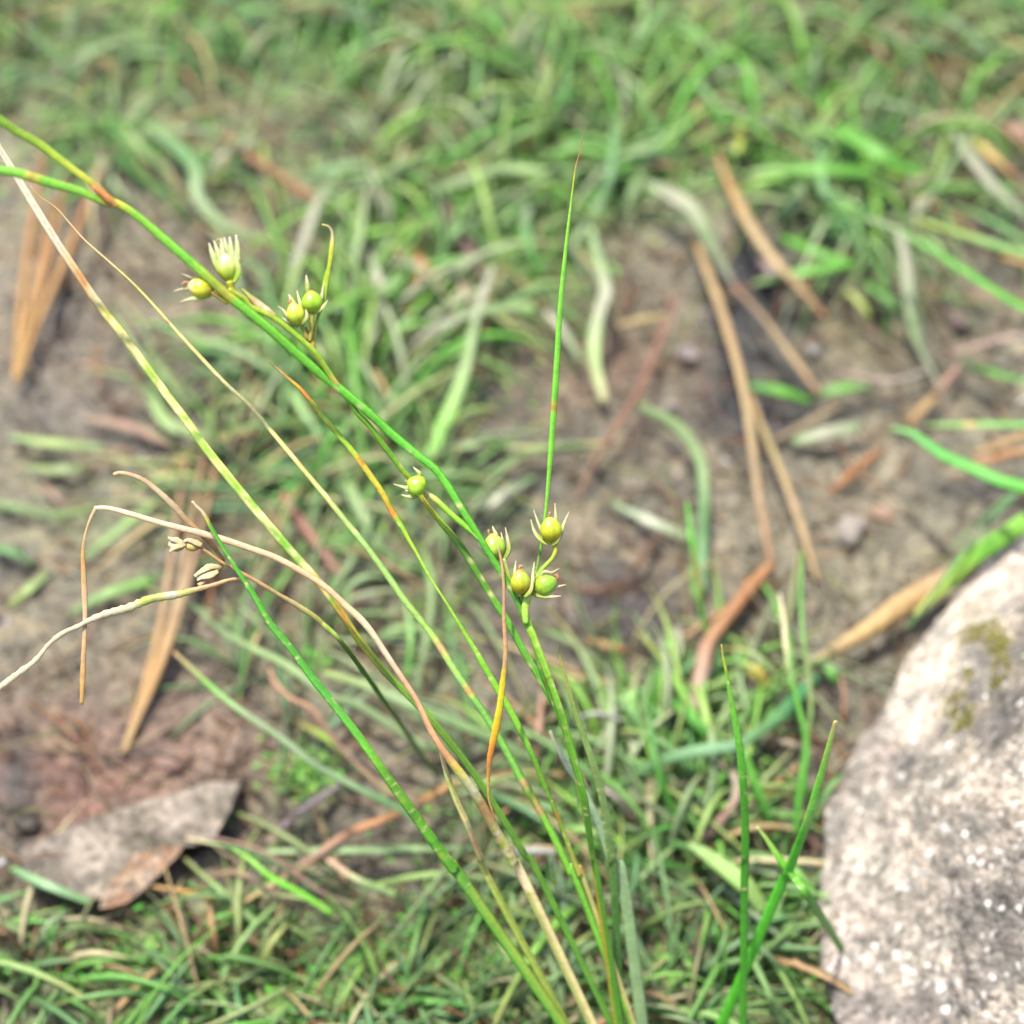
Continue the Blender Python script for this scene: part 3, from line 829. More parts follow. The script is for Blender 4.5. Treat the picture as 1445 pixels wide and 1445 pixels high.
 ('s', 'orange dead strip beneath the narrow yellow-sided blade', [(1412,362),(1435,368),(1470,380)], [8,11,11], [TO,TO], [14,16]),
 ('s', 'pinkish strip under the long vivid blade at the frame edge', [(1360,410),(1400,416),(1465,428)], [8,13,12], [PK,(215,170,140)], [2,5,3]),
 ('b', 'thick blue green blade pointing in over pale mud', [(1257,604),(1288,612),(1330,642),(1375,662),(1410,678),(1470,695)], [6,13,17,20,20,20], [(130,200,130),(100,190,92),(98,190,78),(98,190,66)], [24,30,32]),
 ('b', 'straight green blade with an orange spot near frame edge', [(1308,599),(1340,600),(1400,599),(1470,600)], [6,11,11,10], [(0,(150,185,120)),(.3,(120,190,90)),(.37,(225,185,130)),(.45,(120,190,90)),(1,(140,200,120))], [18,22,22]),
 ('s', 'orange dead leaf end under the straight spotted blade', [(1370,652),(1400,648),(1425,640),(1470,635)], [5,10,12,13], [(230,150,100),(225,165,110),TO], [16,18]),
 ('s', 'tan straw beside the orange dead leaf end', [(1372,640),(1405,630),(1460,610)], [10,17,16], [(190,160,110),(200,165,120)], [10,14]),
 ('s', 'tiny cream straw end at the frame edge', [(1434,571),(1450,562),(1480,550)], [8,10,10], [WH,WH], [14,16]),
 ('b', 'short upright vivid green blade beside the curved grey blade', [(969,708),(977,765),(985,820),(992,870),(1002,912)], [4,10,11,9,6], [(110,200,80),(115,205,80),(200,190,120),(110,190,80),(120,180,100)], [28,24,14,5]),
 ('b', 'small broad green blade behind the short upright one', [(978,800),(984,850)], [16,18,10], [(120,190,95),(120,190,95)], [4,4]),
 ('b', 'pale tipped slender blade rising beside the stout stick', [(1100,838),(1106,880),(1112,935),(1126,995),(1138,1050),(1128,1120),(1122,1180)], [5,10,9,9,12,12,8], [(215,205,180),(205,205,160),(110,190,80),(115,190,85),(100,185,70),(95,180,65)], [34,30,20,8]),
 ('b', 'thin green blade with an orange spot crossing the pale tipped one', [(1132,780),(1130,840),(1134,900),(1142,960),(1144,1010),(1134,1070),(1140,1130)], [3,6,7,8,7,8,6], [(110,195,90),(125,190,100),(165,185,130),(140,190,110),(105,185,75)], [36,30,20,8]),
 ('s', 'pale level straw behind the crossing slender blades', [(1072,1038),(1110,1048),(1160,1062)], [7,11,8], [(185,175,140),(205,190,165)], [3,6,3]),
 ('b', 'yellow tinged blade tip bending over in the lower tuft', [(1022,915),(1052,918),(1080,935),(1105,968)], [4,8,10,6], [(190,185,110),(170,200,140),(155,190,120)], [14,18,12]),
 ('b', 'green and yellow leaf below the bending blade tip', [(1040,932),(1068,950),(1085,975)], [10,24,12], [(120,190,110),(215,205,90),TN], [10,11,6]),
 ('s', 'upright pinkish straw near the rock shadow', [(1184,945),(1192,985),(1190,1020)], [7,10,9], [(190,165,140),(200,140,110)], [3,5,2]),
 ('b', 'short green leaf end under the tip of the stout stick', [(1160,928),(1172,948),(1182,968)], [12,16,9], [(120,190,90),(100,170,80)], [3,5,2]),
 ('b', 'pale blade standing in the grass behind orange twig', [(955,885),(957,920),(945,960)], [14,16,12], [GL,GG], [3,6,3]),
 ('b', 'green blade climbing beside the orange twig foot', [(945,900),(930,960),(918,1010)], [8,11,9], [(110,190,75),(100,170,70)], [12,10,4]),
 ('s', 'orange yellow leaf scrap on dark soil near the lower tuft', [(828,902),(860,912),(888,918)], [9,15,10], [(200,160,100),(185,145,100)], [1,3,1]),
 ('b', 'upright green blade behind the bent junction of tan and green stems', [(575,960),(580,900),(572,845)], [9,12,7], [(120,195,90),GG], [4,10,9]),
 ('b', 'light green blade between the pale thin stem and the spotted leaf', [(588,980),(600,905),(610,840),(600,780)], [9,12,12,7], [GG,GG,GP], [4,10,9,5]),
 ('b', 'dark bluish blade behind the lone middle capsule', [(574,620),(580,700),(590,760)], [18,18,12], [GB,(140,175,140)], [3,7,3]),
 ('b', 'broad green blade leaning left of the spotted leaf', [(480,640),(500,700),(530,760),(560,800)], [14,18,16,10], [(150,200,110),GG,GG], [3,8,3]),
 ('b', 'wide dull green blade behind the spotted leaf tip', [(360,470),(395,530),(440,600),(470,650)], [12,18,16,10], [GG,(140,185,110),GB], [3,9,3]),
]
for (k, lab, pts, w, cols, hs) in BK:
    nm, cat, grp, mt = CATS[k]
    w = [x * (0.9 if k == 'b' else 0.85 if k in 'sn' else 1.0) for x in w]
    round_ = k in ('n', 't')
    o = one(nm, lab, cat, pts, w, cols, mat=mt, h=[x * 0.001 + 0.0012 for x in hs], step=9,
            sides=6, flat=0.75 if round_ else (0.35 if k == 's' else 0.14), fold=0 if round_ else 0.35,
            normal=(random.gauss(0, 0.25), -0.35 + random.gauss(0, 0.2), 0.9), twist=0 if round_ else random.gauss(0, 0.35), rough=0.15 if round_ else 0.05)

# extra blades above and below the traced area are part of the filler grass

# ------------------------------------------------------------------ needle bundles
def needle_bundle(label, strands, base, cols, hs, ws):
    e = empty('pine_needle_bundle', G(base[0], base[1], 0.003))
    tag(e, label, 'pine needles', 'bundles of fallen pine needles')
    for s in strands:
        one('needle', None, None, s, ws, cols, mat=M_DRY, parent=e, h=hs, step=9, sides=6, flat=0.6, fold=0, rough=0.1)


ndl = [(180, 130, 85), (200, 150, 98), (214, 168, 104), (222, 176, 106)]
needle_bundle('bundle of three orange brown pine needles beside the white-topped stem',
              [[(62, 215), (48, 300), (33, 400), (26, 470), (20, 540)], [(92, 255), (76, 330), (55, 410), (36, 480), (22, 541)], [(142, 240), (118, 300), (88, 375), (55, 450), (24, 538)],
               [(72, 285), (62, 350), (44, 430), (30, 490), (21, 539)]],
              (21, 540), ndl, [0.012, 0.010, 0.003], [7, 11, 12, 11, 6])
needle_bundle('faded bundle of pine needles passing under the dry cream leaf',
              [[(262, 650), (248, 740), (232, 850), (210, 950), (172, 1066)], [(287, 645), (270, 740), (250, 850), (222, 940), (176, 1064)], [(305, 655), (288, 730), (262, 830), (230, 930), (172, 1068)]],
              (172, 1066), [(190, 145, 108), (188, 156, 118), (196, 168, 130), (216, 172, 110), (205, 175, 128)], [0.010, 0.010, 0.003], [7, 10, 13, 13, 8])

# ------------------------------------------------------------------ stones
def pebble(px, py, w, col, label, seed, squash=0.7, aspect=1.0, name='pebble'):
    d = gdepth(px, py)
    r = w * 0.5 * pxm(d)
    mbp = MB()
    g = G(px, py)
    lump(mbp, (g[0], g[1], r * squash * 0.5), r, col, seed, squash, seg=12, rings=8)
    o = mbp.build(name, M_DRY)
    tag(o, label, 'pebble', 'pebbles on the soil')


for a in [(1200, 752, 60, (218, 208, 196), 'largest pale pebble with a rusty edge half sunk in mud', 3, 0.5),
          (1352, 458, 30, (205, 180, 172), 'round pinkish pebble above the pinkish grey straw', 4),
          (1147, 497, 20, (228, 222, 220), 'small white pebble between black soil and lavender blade', 5),
          (1245, 727, 38, (225, 190, 160), 'small peach coloured pebble behind the largest pale pebble', 6, 0.4),
          (972, 502, 34, (225, 212, 205), 'white pebble at the edge of the black soil patch', 7, 0.5),
          (948, 576, 24, (205, 198, 190), 'lavender white pebble above the curved grey blade', 8),
          (955, 678, 22, (215, 200, 190), 'small cream pebble inside the curve of the grey blade', 9),
          (1430, 200, 60, (215, 175, 155), 'pink stone in the upper corner behind the yellow tan leaf', 10, 0.6),
          (1090, 385, 50, (205, 180, 175), 'pinkish grey stone beside the thick tan straw', 12, 0.5),
          (12, 880, 18, (225, 215, 225), 'tiny white pebble under the cream dry leaf', 13),
          (275, 1218, 14, (215, 215, 225), 'tiny grey white pebble beside the flat stone', 14),
          (4, 1219, 14, (245, 245, 250), 'shiny white bead-like pebble at the frame edge', 15, 0.9),
          (952, 1015, 26, (235, 225, 215), 'white pebble inside the lower grass tuft', 16),
          (860, 1065, 30, (225, 180, 165), 'pink pebble in the lower grass tuft', 17, 0.6),
          (245, 1075, 60, (200, 160, 145), 'low pinkish stone above the flat stone tip', 18, 0.25),
          (40, 1165, 34, (105, 98, 90), 'dark grey pebble on rusty soil', 19, 0.5)]:
    pebble(a[0], a[1], a[2], a[3], a[4], a[5], a[6] if len(a) > 6 else 0.7)


def flat_stone():
    """grey triangular slab with a ragged rusty split face"""
    top = [(28, 1205), (90, 1172), (180, 1138), (250, 1118), (300, 1104), (338, 1104), (326, 1140), (302, 1182), (270, 1196), (240, 1180), (205, 1196), (188, 1225), (160, 1262), (125, 1275), (80, 1262), (40, 1240)]
    e = empty('flat_stone', G(180, 1200, 0))
    tag(e, 'grey white triangular flat stone with a rusty brown split face', 'stone')
    q = np.array(top, float)
    cen = np.array([175, 1180.0])

    def build(poly, cen, h0, h1, name, colfn, rough_):
        N_ = 160; K = 44
        pl = np.vstack([poly, poly[:1]])
        L = np.concatenate([[0], np.cumsum(np.linalg.norm(np.diff(pl, axis=0), axis=1))])
        s = np.linspace(0, L[-1], N_, endpoint=False)
        ring = np.stack([np.interp(s, L, pl[:, 0]), np.interp(s, L, pl[:, 1])], 1)
        V, C, F = [], [], []
        for k in range(K):
            f = k / (K - 5)
            for i in range(N_):
                if f <= 1:
                    p = cen + (ring[i] - cen) * f
                    hz = h1(p[0], p[1])
                else:
                    p = cen + (ring[i] - cen) * (1 + 0.01 * (k - K + 5))
                    hz = h1(p[0], p[1]) * (1 - (k - K + 5) / 4.0) + h0 * (k - K + 5) / 4.0
                V.append(G(p[0], p[1], hz)); C.append(p)
        V = np.array(V); C = np.array(C)
        V[:, 2] += (fbm(V[:, 0], V[:, 1], V[:, 2] * 0, 0.006, 5, 5, 0.6) - 0.5) * rough_
        for k in range(K - 1):
            for i in range(N_):
                j = (i + 1) % N_
                F.append([k * N_ + i, (k + 1) * N_ + i, (k + 1) * N_ + j, k * N_ + j])
        m = MB(); m.add(V, F, colfn(V, C)); return m.build(name, M_SOIL, e)

    def c1(V, C):
        n = fbm(V[:, 0], V[:, 1], V[:, 2] * 0, 0.008, 4, 71, 0.6)[:, None]
        n2 = fbm(V[:, 0], V[:, 1], V[:, 2] * 0, 0.002, 3, 75, 0.6)[:, None]
        k = np.clip((n - 0.42) * 6, 0, 1)
        c = lin((148, 136, 116)) * (1 - k) + lin((205, 190, 172)) * k
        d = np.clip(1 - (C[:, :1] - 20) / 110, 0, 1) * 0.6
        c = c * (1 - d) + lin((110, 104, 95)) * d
        return c * (0.6 + 0.8 * n2) * 0.78

    def c2(V, C):
        n = fbm(V[:, 0], V[:, 1], V[:, 2] * 0, 0.004, 4, 81, 0.6)[:, None]
        k = np.clip((n - 0.4) * 5, 0, 1)
        return lin((160, 120, 86)) * (1 - k) + lin((205, 180, 155)) * k
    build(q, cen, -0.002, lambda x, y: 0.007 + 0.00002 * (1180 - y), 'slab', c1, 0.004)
    q2 = np.array([(195, 1200), (222, 1180), (250, 1178), (262, 1190), (245, 1215), (215, 1245), (175, 1275), (140, 1282), (150, 1255)], float)
    build(q2, np.array([205, 1225.0]), -0.002, lambda x, y: 0.0065, 'split_face', c2, 0.004)


flat_stone()


def rock():
    sil = [(1160, 1200), (1163, 1140), (1186, 1095), (1216, 1040), (1250, 1000), (1266, 960), (1290, 915), (1332, 862), (1390, 803), (1450, 738),
           (1540, 700), (1680, 690), (1830, 780), (1900, 1000), (1880, 1300), (1760, 1500), (1560, 1600), (1370, 1610), (1230, 1520), (1180, 1430), (1160, 1320), (1156, 1250)]
    hb = 0.010
    W = np.array([G(x, y, hb)[:2] for x, y in sil])
    cen = G(1540, 1160, 0)[:2]
    q = W - cen
    ang = np.unwrap(np.arctan2(q[:, 1], q[:, 0]))
    rad = np.hypot(q[:, 0], q[:, 1])
    if ang[-1] < ang[0]:
        ang, rad = ang[::-1], rad[::-1]
    NA, NR = 1000, 330
    th = np.linspace(ang[0], ang[0] + 2 * math.pi, NA, endpoint=False)
    R = np.interp(th, np.append(ang, ang[0] + 2 * math.pi), np.append(rad, rad[0]))
    k = np.ones(9) / 9
    s = np.concatenate([np.linspace(0, 1, 280) ** 0.8, np.linspace(1.005, 1.12, 50)])
    TH, S = np.meshgrid(th, s)
    RR = np.broadcast_to(R, TH.shape)
    r = RR * np.where(S <= 1, S, 1 - (S - 1) * 0.6)
    hr = 0.040
    Z = np.where(S <= 1, hb + hr * (1 - np.minimum(S, 1) ** 2.1) ** 0.92, hb - (S - 1) / 0.12 * 0.016)
    X = cen[0] + r * np.cos(TH); Y = cen[1] + r * np.sin(TH)
    for nx_, ny_, nz_, dk in ((-0.75, 0.25, 0.6, 0.040), (-0.35, 0.62, 0.70, 0.043), (-0.5, -0.35, 0.79, 0.046), (0.1, 0.1, 0.99, 0.043), (-0.88, -0.2, 0.42, 0.046), (0.3, -0.5, 0.8, 0.045)):
        ex = np.maximum((X - cen[0]) * nx_ + (Y - cen[1]) * ny_ + Z * nz_ - dk, 0) * 0.8 * np.clip((1.02 - S) * 6, 0, 1)
        X = X - ex * nx_; Y = Y - ex * ny_; Z = Z - ex * nz_
    n0 = fbm(X, Y, Z, 0.024, 3, 201) - 0.5
    n1 = fbm(X, Y, Z, 0.008, 4, 211) - 0.5
    n2 = fbm(X, Y, Z, 0.0022, 3, 231, 0.6) - 0.5
    disp = n0 * 0.007 + n1 * 0.0035 + n2 * 0.0016
    side = np.clip((S - 0.75) / 0.25, 0, 1)
    X = X + disp * np.cos(TH) * side * 0.9; Y = Y + disp * np.sin(TH) * side * 0.9
    Z = Z + disp * (1 - 0.5 * side)
    V = np.stack([X, Y, Z], -1).reshape(-1, 3)
    c0 = fbm(X, Y, Z, 0.018, 4, 301)[..., None].reshape(-1, 1)
    c1 = fbm(X, Y, Z, 0.005, 4, 321, 0.6).reshape(-1, 1)
    c2 = fbm(X, Y, Z, 0.0015, 3, 331, 0.6).reshape(-1, 1)
    kk = np.clip((c0 - 0.36) * 5, 0, 1)
    C = lin((160, 150, 144)) * (1 - kk) + lin((222, 208, 194)) * kk
    C = C * (0.3 + 1.5 * c1) * (0.45 + 1.1 * c2)
    rim = np.clip((S.reshape(-1, 1) - 0.72) * 5, 0, 1) * (fbm(X, Y, Z, 0.012, 3, 371).reshape(-1, 1) > 0.47)
    C = C * (1 + 0.35 * rim)
    C = C * (1 + (c1 - 0.5) * np.array([0.22, 0.0, -0.1])) * np.array([0.97, 1.0, 0.98])
    px, py = project(V[:, 0], V[:, 1], V[:, 2])
    # crystals show most where the rock is broken, fewer on its weathered side
    wz = np.clip(((px - 1180) / 260 + (py - 950) / 330 - 0.9), 0, 1)
    g = np.clip(0.975 - 0.62 * wz * np.clip((c0[:, 0] - 0.3) * 2.2, 0.05, 1) * np.clip((c1[:, 0] - 0.3) * 3, 0.1, 1), 0.88, 0.998)
    # mossy stain
    mo = np.maximum(np.exp(-(((px - 1388) / 42) ** 2 + ((py - 925) / 60) ** 2)), 0.8 * np.exp(-(((px - 1352) / 26) ** 2 + ((py - 1010) / 50) ** 2))) * np.clip((c1[:, 0] - 0.42) * 8, 0, 1)
    C = C * (1 - 0.6 * mo[:, None]) + lin((165, 160, 80)) * 0.6 * mo[:, None]
    F = []
    me = bpy.data.meshes.new('granite_rock')
    idx = np.arange(NA * NR).reshape(NR, NA)
    nx = np.roll(idx, -1, axis=1)
    F = np.stack([idx[:-1], idx[1:], nx[1:], nx[:-1]], -1).reshape(-1, 4)
    me.vertices.add(len(V)); me.vertices.foreach_set('co', V.ravel())
    me.loops.add(F.size); me.loops.foreach_set('vertex_index', F.ravel().astype(np.int32))
    me.polygons.add(len(F)); me.polygons.foreach_set('loop_start', (np.arange(len(F)) * 4).astype(np.int32))
    me.update(calc_edges=True)
    me.polygons.foreach_set('use_smooth', [True] * len(F))
    a = me.color_attributes.new('Col', 'FLOAT_COLOR', 'POINT')
    C4 = np.ones((len(C), 4)); C4[:, :3] = np.clip(C * 0.56, 0.01, 0.8)
    a.data.foreach_set('color', C4.ravel())
    ga = me.attributes.new('grain', 'FLOAT', 'POINT'); ga.data.foreach_set('value', g)
    me.materials.append(M_ROCK)
    o = bpy.data.objects.new('granite_rock', me)
    COLL.objects.link(o); WLOC[o.name] = (0, 0, 0)
    tag(o, 'large pinkish grey granite rock with sparkling white crystals', 'rock')
    # moss tufts sitting in the stain
    cand = np.where((mo > 0.45) & (S.reshape(-1) < 1))[0]
    mbm = MB()
    if len(cand):
        for i in RNG.choice(cand, 700):
            p = V[i]
            l = random.uniform(0.0003, 0.0009)
            dx, dy = random.gauss(0, 1), random.gauss(0, 1)
            C3 = np.array([p, p + l * np.array([dx * 0.3, dy * 0.3, 0.7]), p + l * np.array([dx * 0.8, dy * 0.8, 1.1])])
            col = random.choice([(150, 150, 60), (170, 165, 80), (120, 125, 45), (185, 185, 120)])
            ribbon(mbm, C3, np.array([0.00025, 0.00028, 0.0001]), np.tile(lin(col), (3, 1)), flat=0.5, sides=4)
        mo_ = mbm.build('moss', M_BLADE, o); mo_['kind'] = 'stuff'; mo_['label'] = 'olive green moss growing in a patch on the rock'


rock()

# ------------------------------------------------------------------ the rushes in focus
def rush(name, label, cat, base, group=None):
    e = empty(name, G(base[0], base[1], 0))
    return tag(e, label, cat, group)


def cap_mesh(parent, c, d, axis, Lpx, Wpx, cols=None, name='capsule', label=None, mat=None):
    """three-sided swollen seed capsule; axis = direction in (right, up, towards lens)"""
    cen = P(c[0], c[1], d)
    ax = axis[0] * RT + axis[1] * UP + axis[2] * TOCAM
    ax = ax / np.linalg.norm(ax)
    s1 = np.cross(ax, TOCAM); s1 /= np.linalg.norm(s1); s2 = np.cross(ax, s1)
    L, W = Lpx * pxm(d), Wpx * pxm(d)
    n, m = 26, 28
    t = np.linspace(0, 1, n)
    prof = np.sin(np.pi * t) ** 0.62 * (1 - 0.12 * (t - 0.35))
    prof[0] = 0.02; prof[-1] = 0.02
    a = np.linspace(0, 2 * np.pi, m, endpoint=False)
    lob = 1 + 0.05 * np.cos(3 * a + 0.7)
    V = cen + ((t - 0.5) * L)[:, None, None] * ax + (W / 2) * prof[:, None, None] * lob[None, :, None] * (np.cos(a)[None, :, None] * s1 + np.sin(a)[None, :, None] * s2)
    C = colramp(cols or [(0, (175, 140, 60)), (0.14, (200, 175, 40)), (0.4, (205, 205, 36)), (0.8, (185, 212, 60)), (0.95, (200, 210, 110)), (1, (190, 140, 80))], t)[:, None, :] * (1 + RNG.normal(0, 0.05, (1, m, 1))) * (1 + RNG.normal(0, 0.02, (n, m, 1)))
    C = C * (1 - 0.16 * np.exp(-((np.cos(3 * a + 0.7) + 1) / 0.12) ** 2))[None, :, None]
    sp = RNG.random((n, m, 1)) < (0.10 * np.clip(1.1 - t * 1.8, 0.05, 1))[:, None, None]
    C = np.where(sp, C * np.array([0.75, 0.6, 0.6]), C)
    F = []
    for i in range(n - 1):
        for k in range(m):
            k2 = (k + 1) % m
            F.append([i * m + k, i * m + k2, (i + 1) * m + k2, (i + 1) * m + k])
    F.append(list(range(m))[::-1]); F.append([(n - 1) * m + k for k in range(m)])
    mbc = MB(); mbc.add(V.reshape(-1, 3), F, C.reshape(-1, 3))
    o = mbc.build(name, mat or M_CAPS, parent)
    if label: o['label'] = label
    return o


def capsule(parent, c, d, axis, L, W, tep, stig=None, label=None, cols=None, tcol=None, tw=None):
    o = cap_mesh(parent, c, d, axis, L, W, cols, label=label)
    for i, tp in enumerate(tep):
        dd = [d, d - 0.0004, d - 0.0003] if i % 2 == 0 else [d, d + 0.0004, d + 0.0006]
        one('tepal', None, None, tp, tw or [5, 7, 6, 3.6, 1.0], tcol or [(180, 205, 75), (200, 212, 105), (228, 225, 165), (235, 215, 185)], mat=M_DRY, parent=o, d=dd, step=3,
            sides=6, flat=0.25, normal=tuple(TOCAM), fold=0.3)
    if stig:
        one('stigma', None, None, stig, [4, 3.5, 5, 1.5], [(205, 170, 100), (205, 150, 100), (215, 175, 130)], mat=M_DRY, parent=o, d=d, step=2, sides=6, flat=0.6, fold=0, rough=0.5)
    return o


ORSP = (215, 150, 60)
SPK = (232, 236, 190)
# A: main flowering culm, node at (738,850)
A = rush('rush_culm', 'green rush culm topped by four round yellow green capsules and one tall upright bract', 'rush', (905, 1700), 'rush stems in sharp focus')
one('stem', None, None, [(735, 835), (738, 858), (745, 882), (753, 900), (769, 942), (786, 989), (795, 1017), (806, 1058), (816, 1091), (825, 1127), (831, 1169), (838, 1216), (845, 1264)],
    [13, 12, 11, 10, 11, 11, 10, 10, 9, 8, 9, 9], [(0, (165, 212, 95)), (.1, (145, 208, 70)), (.3, (125, 205, 65)), (.6, (105, 190, 60)), (.8, (90, 160, 55)), (.92, (150, 185, 60)), (1, (170, 180, 70))],
    mat=M_STEM, parent=A, d=[.310, .3115, .319, .332], root=(905, 1700), flat=0.9, fold=0, sides=12, ridge=0.06, spots=[(14, SPK, 0, .7, .004), (6, (120, 110, 40), 0, .5, .004)], step=4)
one('stem', 'narrow yellow green branch carrying the leaning capsule', None, [(711, 788), (714, 800), (721, 822), (730, 842), (738, 858)], [5, 6, 7, 8, 9], [(185, 210, 120), (150, 212, 90), (135, 210, 80)],
    mat=M_STEM, parent=A, d=[.3095, .3105], flat=0.9, fold=0, sides=8, step=3)
one('sheath', 'pale papery sheath at the flower node', None, [(748, 826), (745, 840), (741, 858), (742, 880)], [8, 12, 11, 8], [(195, 222, 130), (160, 215, 90), (140, 210, 80)], mat=M_STEM, parent=A, d=[.309, .3095], flat=0.6, fold=0, sides=10, step=3)
one('bract', 'tall upright green bract with a brown thread tip', None, [(821, 194), (818, 215), (812, 238), (806, 285), (798, 355), (790, 440), (784, 540), (777, 640), (771, 712), (766, 755), (760, 790), (754, 825)],
    [1, 2, 4, 6, 7.5, 8.5, 9.5, 9, 7.5, 4.5, 4, 4], [(0, (195, 130, 90)), (.06, (205, 150, 95)), (.075, (205, 195, 80)), (.13, (140, 215, 75)), (.35, (118, 212, 70)), (.58, (110, 210, 62)), (.6, (190, 140, 60)), (.615, (112, 208, 60)), (.85, (120, 205, 60)), (.93, (100, 175, 70)), (1, (150, 200, 90))],
    mat=M_STEM, parent=A, d=[.309, .311, .3125, .3125], flat=0.55, fold=0.3, sides=8, normal=tuple(TOCAM + 0.3 * RT), step=4, spots=[(10, (90, 170, 50), 0.3, .8, .01)])
one('pedicel', 'curved green stalk under the topmost capsule', None, [(782, 766), (784, 776), (779, 788), (768, 800), (757, 814), (750, 828)], [7, 6, 6, 7, 7, 6], [(195, 210, 80), (160, 210, 70), (150, 205, 75), (185, 210, 100)], mat=M_STEM, parent=A, d=[.309, .3095], flat=0.9, fold=0, sides=8, step=3)
capsule(A, (777, 747), .3085, (-0.12, 1, 0.25), 38, 32, [[(778, 768), (769, 757), (761, 742), (753, 720)], [(774, 768), (763, 762), (754, 750), (749, 733)], [(780, 760), (784, 742), (784, 727), (783, 710)], [(781, 769), (790, 756), (795, 741), (803, 722)], [(778, 770), (786, 763), (791, 752), (795, 742)]],
        [(774, 729), (776, 725), (775, 722)], 'topmost plump capsule in front of the tall bract')
capsule(A, (734, 821), .3080, (0.0, 1, 0.25), 38, 29, [[(734, 842), (727, 828), (726, 812), (728, 791)], [(742, 838), (751, 824), (752, 810), (754, 793)], [(740, 843), (749, 833), (751, 820), (750, 812)]],
        [(732, 803), (735, 798), (738, 801)], 'smooth olive capsule beside the main stem', cols=[(0, (185, 165, 90)), (0.15, (190, 165, 45)), (0.45, (198, 200, 36)), (0.8, (185, 215, 80)), (1, (190, 140, 80))])
capsule(A, (769, 825), .3095, (0.9, 0.42, 0.2), 38, 29, [[(750, 834), (765, 808), (778, 808), (789, 802)], [(752, 836), (775, 834), (787, 828), (799, 825)], [(750, 838), (764, 841), (778, 842), (792, 841)]],
        [(782, 812), (787, 811), (787, 817), (784, 806)], 'capsule lying sideways with brown stigma', cols=[(0, (190, 190, 80)), (0.3, (175, 210, 60)), (0.9, (150, 205, 70)), (1, (200, 150, 90))])
capsule(A, (697, 771), .3095, (-0.15, 1, 0.2), 38, 32, [[(709, 790), (690, 784), (680, 777), (668, 767)], [(705, 789), (689, 778), (683, 768), (677, 758)], [(702, 765), (700, 755), (697, 748), (695, 742)], [(710, 790), (711, 775), (709, 762), (707, 751)], [(711, 790), (718, 776), (716, 760), (713, 744)]],
        [(691, 755), (689, 750), (690, 747)], 'capsule partly hidden behind the long green bract', cols=[(0, (190, 190, 90)), (0.2, (185, 210, 80)), (0.6, (175, 215, 75)), (1, (185, 205, 100))])
one('dry_bract', 'hanging dead bract, thin brown above and bright yellow orange below', None, [(703, 772), (708, 795), (711, 830), (711, 870), (713, 905), (713, 930), (711, 948), (708, 975), (704, 1005), (697, 1040), (691, 1070), (689, 1100), (690, 1128), (694, 1142), (699, 1158)],
    [3, 4, 4.5, 4.5, 6, 6, 7, 9, 10, 12, 11, 8, 5, 3.5, 2], [(0, (200, 165, 120)), (.38, (205, 160, 115)), (.42, (205, 165, 115)), (.46, (225, 200, 50)), (.56, (225, 220, 50)), (.66, (240, 195, 40)), (.74, (235, 150, 60)), (.8, (205, 145, 60)), (.86, (205, 175, 90)), (1, (180, 120, 70))],
    mat=M_DRY, parent=A, d=[.3075, .3080, .3085, .309], flat=0.3, fold=0.3, sides=8, normal=tuple(TOCAM), twist=0.6, step=3, rough=0.15)

# B: the arching stem from upper left carrying the first capsules and the single middle one
B = rush('rush_culm', 'long arching vivid green rush stem reaching the upper corner past an open flower', 'rush', (880, 1560), 'rush stems in sharp focus')
one('stem', None, None, [(150, 281), (175, 292), (199, 309), (235, 340), (266, 367), (293, 391), (324, 419), (352, 441), (379, 463), (415, 495), (450, 525), (490, 557), (520, 582), (549, 609), (585, 639), (613, 661), (632, 686), (649, 714), (668, 744), (688, 777), (710, 813), (730, 848), (748, 890), (762, 935), (782, 990), (800, 1040), (815, 1100), (832, 1180), (846, 1264)],
    [12, 13, 14, 15, 15, 15, 15, 14, 14, 13, 13, 12, 12, 11, 10, 10, 9, 9, 9, 9, 10, 9, 8, 8, 8, 8, 8],
    [(0, (205, 190, 70)), (.03, (130, 205, 70)), (.1, (110, 200, 65)), (.155, (175, 190, 70)), (.165, (115, 205, 65)), (.4, (95, 200, 62)), (.5, (92, 185, 55)), (.6, (85, 175, 55)), (.75, (110, 195, 70)), (.8, (130, 200, 80)), (1, (95, 170, 60))],
    mat=M_STEM, parent=B, d=[.289, .293, .300, .306, .3075, .311, .319, .332], root=(912, 1710), flat=0.75, fold=0, sides=12, ridge=0.05, step=4, spots=[(26, SPK, 0.3, .95, .0025), (3, (140, 60, 40), .6, .72, .002)])
one('bract', 'yellow green bract running up to the top edge', None, [(155, 284), (145, 272), (130, 259), (91, 230), (55, 203), (17, 181), (-25, 150)], [10, 11, 11, 12, 12, 12, 10], [(0, (225, 160, 90)), (.12, (215, 170, 80)), (.2, (180, 205, 70)), (.5, (160, 210, 70)), (1, (125, 195, 65))],
    mat=M_STEM, parent=B, d=[.288, .286, .281], flat=0.5, fold=0.3, sides=8, normal=tuple(TOCAM), step=4)
one('bract', 'green bract running to the frame side', None, [(158, 290), (140, 282), (110, 269), (75, 259), (28, 245), (0, 240), (-40, 236)], [9, 12, 13, 14, 14, 13, 12], [(0, (225, 165, 100)), (.1, (130, 200, 75)), (.5, (120, 205, 70)), (.6, (200, 180, 80)), (.65, (120, 205, 70)), (1, (120, 205, 75))],
    mat=M_STEM, parent=B, d=[.289, .286, .283], flat=0.5, fold=0.3, sides=8, normal=tuple(TOCAM), step=4)
one('sheath', 'orange brown papery sheath at the upper node', None, [(130, 264), (142, 272), (155, 282), (166, 292)], [4, 10, 12, 6], [(235, 150, 100), (225, 150, 80), (220, 180, 90)], mat=M_DRY, parent=B, d=[.286, .2875], flat=0.6, fold=0, sides=8, step=3, rough=0.4)
